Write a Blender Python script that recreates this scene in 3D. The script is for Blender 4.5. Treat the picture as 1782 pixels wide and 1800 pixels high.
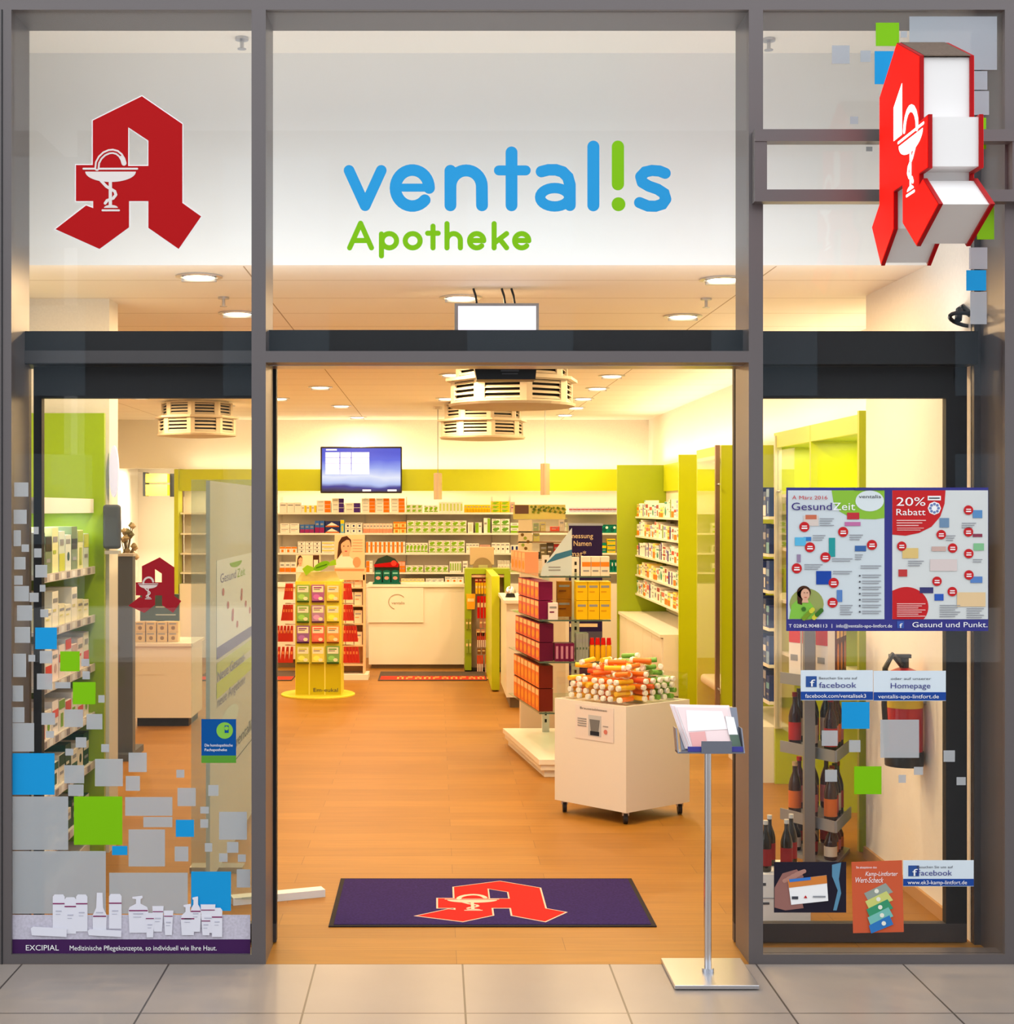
import bpy, bmesh, math, random
from mathutils import Vector, Matrix
from mathutils.geometry import tessellate_polygon
random.seed(7)
for _o in list(bpy.data.objects): bpy.data.objects.remove(_o)
S = bpy.context.scene
COL = S.collection
F, D, EYE, CX, CY = 2623.0, 6.1, 1.86, 765.0, 895.0   # focal length in pixels of the 1782x1800 frame, distance, eye height, vanishing point

# ---------------------------------------------------------------- camera, world, exposure
cam = bpy.data.cameras.new('camera'); camo = bpy.data.objects.new('camera', cam); COL.objects.link(camo)
cam.sensor_fit = 'HORIZONTAL'; cam.sensor_width = 36; cam.lens = F / 1782 * 36
cam.shift_x = (891 - CX) / 1782; cam.shift_y = -(900 - CY) / 1782
cam.clip_start = 0.05; cam.clip_end = 200
camo.location = (0, -D, EYE); camo.rotation_euler = (math.pi / 2, 0, 0)
S.camera = camo
S.view_settings.view_transform = 'Standard'; S.view_settings.look = 'None'
S.view_settings.exposure = 0.0; S.view_settings.gamma = 1; S.view_settings.use_curve_mapping = False
S.cycles.transparent_max_bounces = 32; S.cycles.max_bounces = 8
W = bpy.data.worlds.new('world'); S.world = W; W.use_nodes = True
_bg = W.node_tree.nodes['Background']; _bg.inputs[0].default_value = (0.93, 0.96, 1.0, 1); _bg.inputs[1].default_value = 1.9
WARM = (1.0, 0.70, 0.37)
LAMP_W, COVE_W = 25.0, 38.0

def area_light(name, loc, rot, sx, sy, power, color, parent=None, spread=math.pi):
    l = bpy.data.lights.new(name, 'AREA'); l.shape = 'RECTANGLE'; l.size = sx; l.size_y = sy
    l.energy = power; l.color = color; l.spread = spread
    o = bpy.data.objects.new(name, l); COL.objects.link(o)
    o.location = loc; o.rotation_euler = rot
    if parent is not None:
        o.parent = parent; o.location = Vector(loc) - ORG[parent.name]
    return o
ORG = {}

# ---------------------------------------------------------------- materials
def lin(c):
    f = lambda v: v / 12.92 if v <= 0.04045 else ((v + 0.055) / 1.055) ** 2.4
    return tuple(f(x / 255) for x in c)
MATS = {}
def mat(rgb, rough=0.5, metal=0.0, emit=0.0, key=None, noise=0.0):
    k = key or (tuple(rgb), rough, metal, emit, noise)
    if k in MATS: return MATS[k]
    m = bpy.data.materials.new('m_%d_%d_%d' % tuple(rgb)); m.use_nodes = True
    nt = m.node_tree; b = nt.nodes['Principled BSDF']; c = lin(rgb)
    b.inputs['Base Color'].default_value = (*c, 1); b.inputs['Roughness'].default_value = rough; b.inputs['Metallic'].default_value = metal
    if rough >= 0.4 and not metal: b.inputs['Specular IOR Level'].default_value = 0.15
    if emit:
        b.inputs['Emission Color'].default_value = (*c, 1); b.inputs['Emission Strength'].default_value = emit
    if noise:
        tc = nt.nodes.new('ShaderNodeTexCoord'); n = nt.nodes.new('ShaderNodeTexNoise'); n.inputs['Scale'].default_value = 90; n.inputs['Detail'].default_value = 4
        nt.links.new(tc.outputs['Object'], n.inputs['Vector'])
        r = nt.nodes.new('ShaderNodeValToRGB'); r.color_ramp.elements[0].color = (*[x * (1 - noise) for x in c], 1); r.color_ramp.elements[1].color = (*[min(1, x * (1 + noise)) for x in c], 1)
        r.color_ramp.elements[0].position = .3; r.color_ramp.elements[1].position = .7
        nt.links.new(n.outputs['Fac'], r.inputs['Fac']); nt.links.new(r.outputs['Color'], b.inputs['Base Color'])
    MATS[k] = m; return m

def glass_mat(key, tint=(1, 1, 1), refl=0.02, veil=0.0, veil_rgb=(160, 175, 170), rough=0.0):
    if key in MATS: return MATS[key]
    m = bpy.data.materials.new(key); m.use_nodes = True; nt = m.node_tree; nt.nodes.clear()
    out = nt.nodes.new('ShaderNodeOutputMaterial'); tr = nt.nodes.new('ShaderNodeBsdfTransparent'); gl = nt.nodes.new('ShaderNodeBsdfGlossy')
    tr.inputs[0].default_value = (*tint, 1); gl.inputs['Roughness'].default_value = rough; gl.inputs['Color'].default_value = (1, 1, 1, 1)
    lw = nt.nodes.new('ShaderNodeLayerWeight'); lw.inputs['Blend'].default_value = 0.5
    pw = nt.nodes.new('ShaderNodeMath'); pw.operation = 'POWER'; pw.inputs[1].default_value = 5
    ma = nt.nodes.new('ShaderNodeMath'); ma.operation = 'MULTIPLY_ADD'; ma.inputs[1].default_value = 0.6; ma.inputs[2].default_value = refl
    nt.links.new(lw.outputs['Facing'], pw.inputs[0]); nt.links.new(pw.outputs[0], ma.inputs[0])
    mx = nt.nodes.new('ShaderNodeMixShader'); nt.links.new(ma.outputs[0], mx.inputs[0]); nt.links.new(tr.outputs[0], mx.inputs[1]); nt.links.new(gl.outputs[0], mx.inputs[2])
    last = mx
    if veil:
        df = nt.nodes.new('ShaderNodeBsdfDiffuse'); df.inputs[0].default_value = (*lin(veil_rgb), 1)
        tl = nt.nodes.new('ShaderNodeBsdfTranslucent'); tl.inputs[0].default_value = (*lin(veil_rgb), 1)
        m2 = nt.nodes.new('ShaderNodeMixShader'); m2.inputs[0].default_value = 0.3; nt.links.new(df.outputs[0], m2.inputs[1]); nt.links.new(tl.outputs[0], m2.inputs[2])
        m3 = nt.nodes.new('ShaderNodeMixShader'); m3.inputs[0].default_value = veil; nt.links.new(mx.outputs[0], m3.inputs[1]); nt.links.new(m2.outputs[0], m3.inputs[2])
        last = m3
    nt.links.new(last.outputs[0], out.inputs[0]); MATS[key] = m; return m

def brick_mat(key, c1, c2, mortar, bw, rh, ms, off, rough, streak=0.0, rot=0.0, shift=(0, 0, 0), stretch=(1.2, 26, 1), bump=0.0):
    m = bpy.data.materials.new(key); m.use_nodes = True; nt = m.node_tree; b = nt.nodes['Principled BSDF']; b.inputs['Roughness'].default_value = rough; b.inputs['Specular IOR Level'].default_value = 0.3
    tc = nt.nodes.new('ShaderNodeTexCoord'); mp = nt.nodes.new('ShaderNodeMapping'); mp.inputs['Rotation'].default_value = (0, 0, rot); mp.inputs['Location'].default_value = shift
    nt.links.new(tc.outputs['Object'], mp.inputs['Vector'])
    br = nt.nodes.new('ShaderNodeTexBrick'); br.offset = off; br.squash = 1; br.inputs['Scale'].default_value = 1
    br.inputs['Color1'].default_value = (*lin(c1), 1); br.inputs['Color2'].default_value = (*lin(c2), 1); br.inputs['Mortar'].default_value = (*lin(mortar), 1)
    br.inputs['Mortar Size'].default_value = ms; br.inputs['Mortar Smooth'].default_value = 0.1; br.inputs['Brick Width'].default_value = bw; br.inputs['Row Height'].default_value = rh; br.inputs['Bias'].default_value = 0
    nt.links.new(mp.outputs[0], br.inputs['Vector']); last = br.outputs['Color']
    if streak:
        mp2 = nt.nodes.new('ShaderNodeMapping'); mp2.inputs['Scale'].default_value = stretch; nt.links.new(tc.outputs['Object'], mp2.inputs['Vector'])
        n = nt.nodes.new('ShaderNodeTexNoise'); n.inputs['Scale'].default_value = 2.2; n.inputs['Detail'].default_value = 5; nt.links.new(mp2.outputs[0], n.inputs['Vector'])
        mr = nt.nodes.new('ShaderNodeMapRange'); mr.inputs['From Min'].default_value = .25; mr.inputs['From Max'].default_value = .75; mr.inputs['To Min'].default_value = 1 - streak; mr.inputs['To Max'].default_value = 1 + streak * .6
        nt.links.new(n.outputs['Fac'], mr.inputs['Value'])
        mu = nt.nodes.new('ShaderNodeMix'); mu.data_type = 'RGBA'; mu.blend_type = 'MULTIPLY'; mu.inputs[0].default_value = 1
        nt.links.new(last, mu.inputs[6]); nt.links.new(mr.outputs[0], mu.inputs[7]); last = mu.outputs[2]
    nt.links.new(last, b.inputs['Base Color'])
    MATS[key] = m; return m

GLASS = glass_mat('clear_glass', refl=0.012)
LEAF_GLASS = glass_mat('leaf_glass', tint=(0.97, 0.985, 0.975), refl=0.012)
SHELF_GLASS = glass_mat('shelf_glass', tint=(0.86, 0.95, 0.9), refl=0.03)
FROST = glass_mat('frosted_vinyl', refl=0.01, veil=0.66, veil_rgb=(196, 204, 212), tint=(.9, .9, .9))
SCREEN_GLASS = glass_mat('grey_screen_glass', tint=(0.9, 0.94, 0.92), refl=0.015, veil=0.2, veil_rgb=(170, 186, 180))
ACRYLIC = glass_mat('acrylic', tint=(0.97, 0.98, 0.98), refl=0.03)
FRAME = mat((104, 98, 98), 0.38, 0.35)
FRAME_D = mat((70, 68, 69), 0.42, 0.3)
DARK = mat((36, 38, 40), 0.45)
BLACK = mat((18, 18, 20), 0.35)
WHITE = mat((236, 234, 230), 0.5)
LACQ = mat((240, 236, 228), 0.25)
WALLM = mat((242, 238, 230), 0.75, noise=0.03)
BULKM = mat((244, 244, 242), 0.7)
LIME = mat((186, 200, 8), 0.3)
LIME_L = mat((186, 216, 40), 0.35)
STEEL = mat((196, 198, 204), 0.28, 0.9)
CHROME = mat((215, 215, 218), 0.15, 1.0)
LBLUE = mat((22, 150, 214), 0.4)
VBLUE = mat((38, 152, 214), 0.4)
VGREEN = mat((124, 190, 8), 0.4)
RED = mat((172, 0, 6), 0.5)
NAVY = mat((30, 34, 110), 0.4)
PAPER = mat((228, 232, 234), 0.5)
GREY = mat((150, 152, 158), 0.5)
INK = mat((70, 72, 80), 0.5)
PWHITE = mat((245, 245, 245), 0.45)
SKIN = mat((222, 170, 140), 0.6)
HAIR = mat((70, 42, 28), 0.6)

# ---------------------------------------------------------------- geometry helpers
class Fr:
    """a flat drawing frame: (u, v) in pixels -> world"""
    def __init__(s, o, ex, ey, n, cx, cy, k):
        s.o, s.ex, s.ey, s.n, s.cx, s.cy, s.k = Vector(o), Vector(ex), Vector(ey), Vector(n), cx, cy, k
    def __call__(s, u, v, l=0.0): return s.o + s.ex * ((u - s.cx) * s.k) + s.ey * ((v - s.cy) * s.k) + s.n * l
def FT(t): return Fr((0, t - D, EYE), (1, 0, 0), (0, 0, -1), (0, -1, 0), CX, CY, t / F)
def P(px, py, t): return Vector(((px - CX) * t / F, t - D, EYE - (py - CY) * t / F))
def XX(px, t): return (px - CX) * t / F
def ZZ(py, t): return EYE - (py - CY) * t / F
LAY = 0.0012

class MB:
    def __init__(s): s.v, s.f, s.mi, s.m = [], [], [], []
    def _m(s, m):
        if m not in s.m: s.m.append(m)
        return s.m.index(m)
    def add(s, vs, fs, m):
        b = len(s.v); i = s._m(m); s.v += [Vector(p) for p in vs]
        for f in fs: s.f.append([b + k for k in f]); s.mi.append(i)
        return s
    def box(s, x0, x1, y0, y1, z0, z1, m):
        x0, x1 = min(x0, x1), max(x0, x1); y0, y1 = min(y0, y1), max(y0, y1); z0, z1 = min(z0, z1), max(z0, z1)
        return s.add([(x0, y0, z0), (x1, y0, z0), (x1, y1, z0), (x0, y1, z0), (x0, y0, z1), (x1, y0, z1), (x1, y1, z1), (x0, y1, z1)],
                     [(0, 3, 2, 1), (4, 5, 6, 7), (0, 1, 5, 4), (1, 2, 6, 5), (2, 3, 7, 6), (3, 0, 4, 7)], m)
    def rbox(s, x0, x1, y0, y1, z0, z1, r, m):
        """box with chamfered vertical and horizontal edges"""
        bm = bmesh.new(); bmesh.ops.create_cube(bm, size=1)
        for v in bm.verts: v.co = Vector(((x0 + x1) / 2 + v.co.x * (x1 - x0), (y0 + y1) / 2 + v.co.y * (y1 - y0), (z0 + z1) / 2 + v.co.z * (z1 - z0)))
        bmesh.ops.bevel(bm, geom=bm.edges[:], offset=r, segments=3, affect='EDGES', profile=.5)
        bm.verts.index_update(); s.add([v.co.copy() for v in bm.verts], [[v.index for v in f.verts] for f in bm.faces], m); bm.free(); return s
    def prism(s, pts, z0, z1, m):
        n = len(pts); vs = [(p[0], p[1], z0) for p in pts] + [(p[0], p[1], z1) for p in pts]
        return s.add(vs, [list(range(n))[::-1], list(range(n, 2 * n))] + [(i, (i + 1) % n, n + (i + 1) % n, n + i) for i in range(n)], m)
    def cyl(s, p0, p1, r0, m, r1=None, n=16):
        p0, p1 = Vector(p0), Vector(p1); r1 = r0 if r1 is None else r1
        d = (p1 - p0).normalized(); a = d.orthogonal().normalized(); b = d.cross(a)
        vs = []
        for p, r in ((p0, r0), (p1, r1)):
            for i in range(n):
                t = 2 * math.pi * i / n; vs.append(p + (a * math.cos(t) + b * math.sin(t)) * r)
        return s.add(vs, [list(range(n))[::-1], list(range(n, 2 * n))] + [(i, (i + 1) % n, n + (i + 1) % n, n + i) for i in range(n)], m)
    def tube(s, pts, r, m, n=8):
        pts = [Vector(p) for p in pts]; rings = []; vs = []
        for i, p in enumerate(pts):
            d = (pts[min(i + 1, len(pts) - 1)] - pts[max(i - 1, 0)]).normalized()
            if i == 0: a = d.orthogonal().normalized()
            else: a = (a - d * a.dot(d)).normalized()
            b = d.cross(a); vs += [p + (a * math.cos(2 * math.pi * k / n) + b * math.sin(2 * math.pi * k / n)) * r for k in range(n)]
        fs = [list(range(n))[::-1], [len(vs) - n + k for k in range(n)]]
        for i in range(len(pts) - 1):
            for k in range(n): fs.append((i * n + k, i * n + (k + 1) % n, (i + 1) * n + (k + 1) % n, (i + 1) * n + k))
        return s.add(vs, fs, m)
    def lathe(s, prof, o, m, n=16):
        o = Vector(o); vs = []; fs = []
        for r, z in prof:
            for k in range(n): vs.append(o + Vector((r * math.cos(2 * math.pi * k / n), r * math.sin(2 * math.pi * k / n), z)))
        for i in range(len(prof) - 1):
            for k in range(n): fs.append((i * n + k, i * n + (k + 1) % n, (i + 1) * n + (k + 1) % n, (i + 1) * n + k))
        fs.append(list(range(n))[::-1]); fs.append([len(vs) - n + k for k in range(n)])
        return s.add(vs, fs, m)
    # drawing on a frame
    def poly(s, fr, loops, m, l=1, th=None):
        if not isinstance(loops[0][0], (tuple, list)): loops = [loops]
        th = LAY * .8 if th is None else th
        tris = tessellate_polygon([[Vector((p[0], p[1], 0)) for p in lp] for lp in loops])
        flat = [p for lp in loops for p in lp]; n = len(flat)
        vs = [fr(p[0], p[1], l * LAY) for p in flat] + [fr(p[0], p[1], l * LAY - th) for p in flat]
        fs = [list(t) for t in tris] + [[n + i for i in t] for t in tris]; b = 0
        for lp in loops:
            k = len(lp)
            for i in range(k): j = (i + 1) % k; fs.append((b + i, b + j, n + b + j, n + b + i))
            b += k
        return s.add(vs, fs, m)
    def rect(s, fr, x0, y0, x1, y1, m, l=1, th=None): return s.poly(fr, [(x0, y0), (x1, y0), (x1, y1), (x0, y1)], m, l, th)
    def circ(s, fr, x, y, rx, m, l=1, ry=None, n=24, a0=0, a1=360, th=None):
        ry = rx if ry is None else ry; full = abs(a1 - a0) >= 360
        pts = [(x + rx * math.cos(math.radians(a0 + (a1 - a0) * i / n)), y - ry * math.sin(math.radians(a0 + (a1 - a0) * i / n))) for i in range(n if full else n + 1)]
        return s.poly(fr, pts, m, l, th)
    def stroke(s, fr, pts, w, m, l=1, cap=True):
        """a brush line with round ends: mitred ribbons, cut at sharp corners; pieces that cross sit a hair apart"""
        pts = [Vector(p) for p in pts]; closed = (pts[0] - pts[-1]).length < 1e-3
        runs = [[pts[0]]]
        for i in range(1, len(pts)):
            runs[-1].append(pts[i])
            if 0 < i < len(pts) - 1 and (pts[i] - pts[i - 1]).angle(pts[i + 1] - pts[i], 0) > 0.75: runs.append([pts[i]])
        for k, r in enumerate(runs):
            n = len(r); L_, R_ = [], []; ring = closed and len(runs) == 1
            for i in range(n):
                p, q = (r[i - 1] if i else (r[-2] if ring else None)), (r[i + 1] if i < n - 1 else (r[1] if ring else None))
                d1 = (r[i] - p).normalized() if p is not None else None; d2 = (q - r[i]).normalized() if q is not None else None
                d = ((d1 if d1 is not None else d2) + (d2 if d2 is not None else d1)).normalized(); c = d.dot(d2 if d2 is not None else d1)
                o = Vector((-d.y, d.x)) * (w / 2 / max(.6, c)); L_.append(r[i] + o); R_.append(r[i] - o)
            def half(c, d):
                a0 = math.atan2(d.y, d.x); return [(c.x + w / 2 * math.cos(a0 + math.pi / 2 - math.pi * j / 10), c.y + w / 2 * math.sin(a0 + math.pi / 2 - math.pi * j / 10)) for j in range(1, 10)]
            lk = l + .06 * k
            if ring: s.poly(fr, [[tuple(p) for p in L_[:-1]], [tuple(p) for p in R_[:-1]]], m, lk)
            else:
                e1 = half(r[-1], (r[-1] - r[-2]).normalized()) if cap else []; e0 = half(r[0], (r[0] - r[1]).normalized()) if cap else []
                s.poly(fr, [tuple(p) for p in L_] + e1 + [tuple(p) for p in R_[::-1]] + e0, m, lk)
        return s
    def text(s, fr, t, x0, x1, yb, m, l=2, h=None, shear=0.0):
        """lettering from x0 to x1 on baseline yb (pixels of the frame); h = capital height"""
        c = bpy.data.curves.new('lettering', 'FONT'); c.body = t; c.size = 1; c.resolution_u = 3; c.shear = shear
        o = bpy.data.objects.new('lettering', c); me = o.to_mesh()
        if me is None or not len(me.vertices): return s
        xs = [v.co.x for v in me.vertices]; a, b = min(xs), max(xs); kx = (x1 - x0) / (b - a)
        ky = h / 0.73 if h else kx
        s.add([fr(x0 + (v.co.x - a) * kx, yb - v.co.y * ky, l * LAY) for v in me.vertices], [list(p.vertices) for p in me.polygons], m)
        o.to_mesh_clear(); bpy.data.objects.remove(o); bpy.data.curves.remove(c); return s
    def mesh(s, name, org=(0, 0, 0), smooth=False):
        me = bpy.data.meshes.new(name); o = Vector(org)
        me.from_pydata([v - o for v in s.v], [], s.f); me.polygons.foreach_set('material_index', s.mi)
        for m in s.m: me.materials.append(m)
        bm = bmesh.new(); bm.from_mesh(me); bmesh.ops.recalc_face_normals(bm, faces=bm.faces[:]); bm.to_mesh(me); bm.free()
        if smooth: me.shade_smooth(); 
        me.update(); return me
    def build(s, name, parent=None, smooth=False, label=None):
        org = ORG[parent.name] if parent is not None else s.center()
        if smooth:
            me = s.mesh(name, org); me.polygons.foreach_set('use_smooth', [True] * len(me.polygons))
            try: me.set_sharp_from_angle(angle=math.radians(35))
            except Exception: pass
        else: me = s.mesh(name, org)
        o = bpy.data.objects.new(name, me); COL.objects.link(o)
        if parent is not None: o.parent = parent; ORG[o.name] = org
        else: o.location = org; ORG[o.name] = Vector(org)
        if label: o['label'] = label
        return o
    def center(s):
        n = len(s.v); return Vector((sum(v.x for v in s.v) / n, sum(v.y for v in s.v) / n, min(v.z for v in s.v)))

def tag(o, label, cat, group=None):
    o['label'] = label; o['category'] = cat
    if group: o['group'] = group
    return o
def thing(name, label, cat, loc=(0, 0, 0), group=None):
    o = bpy.data.objects.new(name, None); COL.objects.link(o); o.location = loc; o.empty_display_size = .1
    ORG[o.name] = Vector(loc); return tag(o, label, cat, group)
def struct(mb, name, parent=None, smooth=False):
    o = mb.build(name, parent, smooth)
    if parent is None: o['kind'] = 'structure'
    return o
def place(me, name, label, cat, loc, rotz=0.0, group=None, rot=None):
    o = bpy.data.objects.new(name, me); COL.objects.link(o); o.location = loc
    o.rotation_euler = rot if rot is not None else (0, 0, rotz); return tag(o, label, cat, group)
def dup(root, loc, rot=(0, 0, 0), label=None, group=None, scale=None):
    r = root.copy(); COL.objects.link(r); r.location = loc; r.rotation_euler = rot
    if scale: r.scale = (scale,) * 3
    if label: r['label'] = label
    if group: r['group'] = group
    for ch in list(root.children):
        c = ch.copy(); COL.objects.link(c); c.parent = r
        for g in list(ch.children):
            d = g.copy(); COL.objects.link(d); d.parent = c
    return r
_O1 = 'zeroth first second third fourth fifth sixth seventh eighth ninth tenth eleventh twelfth thirteenth fourteenth fifteenth sixteenth seventeenth eighteenth nineteenth'.split()
def ordw(n):
    if n < 20: return _O1[n]
    t = 'x x twenty thirty forty fifty sixty seventy eighty ninety'.split()[n // 10]
    if n % 10: return t + '-' + _O1[n % 10]
    return t[:-1] + 'ieth'
# ================================================================ THE SHELL
FLOORM = brick_mat('oak_laminate', (152, 102, 31), (164, 113, 40), (125, 82, 25), 1.25, 0.19, 0.0015, 0.37, 0.46, streak=0.16)
TILEM = brick_mat('stone_tiles', (150, 140, 132), (146, 136, 128), (70, 64, 60), 0.6, 0.6, 0.004, 0.0, 0.32, streak=0.05, shift=(-0.111, -0.007, 0), stretch=(2, 2, 2))
CEILM = brick_mat('ceiling_panels', (250, 246, 238), (248, 244, 236), (176, 160, 138), 2.5, 0.625, 0.004, 0.0, 0.8, shift=(0.2, -1.41 + 0.625 * 2, 0))
ROOM_L, ROOM_R, BACK = -4.2, 2.72, 12.95
ZC = 3.0
struct(MB().box(-4.6, 3.2, 0.0, 15.2, -.1, 0, FLOORM), 'floor')
struct(MB().box(-9, 9, -12, -0.002, -.1, 0, TILEM), 'ground')
struct(MB().box(-4.6, 3.2, .9, 15.2, ZC, ZC + .08, CEILM), 'ceiling')
struct(MB().box(-4.6, 3.2, 0.02, .87, 3.99, 4.05, WALLM), 'ceiling_soffit')
struct(MB().box(-2.3, 2.6, .87, .9, ZC, 3.99, BULKM), 'wall_bulkhead')
struct(MB().box(-3.2, 3.2, BACK, BACK + .1, 0, ZC, WALLM), 'wall_back')
struct(MB().box(-4.3, -3.2, BACK, BACK + .1, 2.38, ZC, WALLM), 'wall_back_bulkhead')
struct(MB().box(-4.3, -3.1, 15.0, 15.1, 0, 2.6, WALLM).box(-4.3, -3.1, BACK + .1, 15.1, 2.45, 2.5, WALLM).box(-3.2, -3.1, BACK + .1, 15.0, 0, 2.45, WALLM), 'wall_recess')
struct(MB().box(ROOM_L - .1, ROOM_L, 1.9, 15.1, 0, ZC, WALLM), 'wall_left')
struct(MB().box(-2.35, -2.25, .25, 2.05, 0, 3.99, WALLM), 'wall_left_front')
struct(MB().box(-4.3, -1.765, 1.98, 2.2, 0, ZC, WALLM), 'wall_left_pier')
struct(MB().box(ROOM_R, ROOM_R + .1, 1.87, 15.1, 0, ZC, WALLM), 'wall_right')
struct(MB().box(2.30, ROOM_R + .1, .3, 1.87, 0, 3.99, WALLM), 'wall_right_pier')
struct(MB().box(2.285, 2.30, .62, 1.87, 0, .06, mat((196, 150, 96), .5)), 'baseboard_right')
# opposite side of the street, seen only in reflections
OBM = mat((110, 106, 104), .8); ob = MB().box(-30, -7.5, -24, -22, 0, 9, OBM).box(-6.75, 30, -24, -22, 0, 9, OBM)
for i in range(12):
    for j in range(3): ob.box(-27 + i * 4.6, -25 + i * 4.6, -22.03, -21.98, 1.2 + j * 2.8, 2.9 + j * 2.8, mat((170, 190, 205), .2))
struct(ob, 'exterior_building')

# ---- facade frame
zT = ZZ(17, D)
x_l0, x_l1 = XX(20, D), XX(442, D)
m_l = (XX(442, D), XX(467, D)); m_r = (XX(1316, D), XX(1341, D)); x_r = XX(1766, D)
FD = .27
struct(MB().box(-4, 4, 0, FD, zT, zT + .6, FRAME), 'trim_1')
struct(MB().box(x_l0 - .6, x_l0, 0, FD, 0, zT, FRAME).box(XX(3, D), XX(4.5, D), -.004, 0, 0, zT, DARK), 'trim_2')
struct(MB().box(*m_l, 0, FD, 0, zT, FRAME), 'trim_3')
struct(MB().box(*m_r, 0, FD, 0, zT, FRAME), 'trim_4')
struct(MB().box(x_r, x_r + .6, 0, FD, 0, zT, FRAME), 'trim_5')
struct(MB().box(m_l[1], m_r[0], 0, .12, ZZ(637, D), ZZ(617, D), FRAME), 'trim_6')
struct(MB().box(x_l0, m_l[0], 0, .1, 0.0, ZZ(1678, D), FRAME), 'trim_7')
struct(MB().box(m_r[1], x_r, 0, .1, 0.0, ZZ(1678, D), FRAME), 'trim_8')
# header box with the door gear, behind the panes
hz0, hz1 = ZZ(640, D + .2), ZZ(582, D + .2)
struct(MB().box(-2.24, m_l[0] - .002, .2, .42, hz0, hz1, DARK).box(m_l[0], m_r[1], .272, .42, hz0 + .01, hz1, DARK).box(m_r[1] + .002, 2.29, .2, .42, hz0, hz1, DARK)
       .box(m_l[1], m_r[0], .12, .27, ZZ(619, D), ZZ(582, D + .16), DARK).box(-2.24, m_l[0] - .002, .195, .2, ZZ(638, D + .19), ZZ(616, D + .19), FRAME_D), 'trim_9')
struct(MB().box(m_l[1], m_r[0], .125, .27, ZZ(646, D + .2), ZZ(640, D + .2), STEEL), 'trim_10')
struct(MB().box(2.30, x_r + .3, .27, .31, 0, 3.9, FRAME_D), 'trim_11')
struct(MB().box(-2.25, x_l0 - .02, .24, .28, 0, 3.9, FRAME_D), 'trim_12')
# unseen fill lamp added behind the header box to brighten the white board
r = thing('added_fill_lamp', 'added unseen fill lamp on the back of the door header below the white board', 'lamp', (.3, .45, hz1 - .07))
MB().box(-2.1, 2.2, .421, .48, hz1 - .07, hz1 - .03, WHITE).build('housing', r); MB().box(-2.08, 2.18, .43, .47, hz1 - .03, hz1 - .024, mat((250, 250, 250), .4, 0, 1)).build('diffuser', r)
area_light('lamp_light', (.05, .45, hz1 - .018), (math.radians(172), 0, 0), 4.2, .05, 13.5, (.97, 1, .97), r)
struct(MB().box(-9, x_l0 - .6, .0, .3, 0, 5.5, FRAME_D).box(x_l0 - .6, x_l0 - .55, .3, .35, 0, 5.5, FRAME_D), 'wall_facade_left')
struct(MB().box(x_r + .6, 9, .0, .3, 0, 5.5, FRAME_D), 'wall_facade_right')
# panes
for i, (a, b, z0, z1) in enumerate(((x_l0, m_l[0], ZZ(1678, D), zT), (m_l[1], m_r[0], ZZ(617, D), zT), (m_r[1], x_r, ZZ(1678, D), zT))):
    struct(MB().box(a, b, .02, .03, z0, z1, GLASS), 'window_%d' % (i + 1))
# sliding leaves, parked open behind the side panes
def leaf(n, xa, xb, sa, sb):
    y0, y1 = .29, .335; zt = hz0 - .002; r = thing('door_%d' % n, 'x', 'door', (xa, y0, 0)); r['kind'] = 'structure'; del r['label']; del r['category']
    MB().box(xa, xb, y0, y1, zt - .135, zt, DARK).build('top_rail', r)
    MB().box(xa, xb, y0, y1, 0.006, .085, FRAME_D).build('bottom_rail', r)
    MB().box(xa, xa + sa, y0, y1, .085, zt - .135, DARK).build('stile', r)
    MB().box(xb - sb, xb, y0, y1, .085, zt - .135, DARK).build('stile', r)
    MB().box(xa + sa, xb - sb, y0 + .018, y0 + .026, .085, zt - .135, LEAF_GLASS).build('leaf_glass', r)
    return r
t_leaf = D + .3
leaf(1, XX(60, t_leaf), XX(486, t_leaf), .035, .018)
leaf(2, XX(1290, t_leaf), XX(1698, t_leaf), .018, .09)
# second fixed post behind the leaf at the far ends
struct(MB().box(XX(44, D + .4), XX(53, D + .4), .36, .42, 0.0, hz0, DARK), 'trim_13')
struct(MB().box(XX(1712, D + .3), XX(1724, D + .3), .28, .34, 0, hz0, STEEL), 'trim_14')

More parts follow.
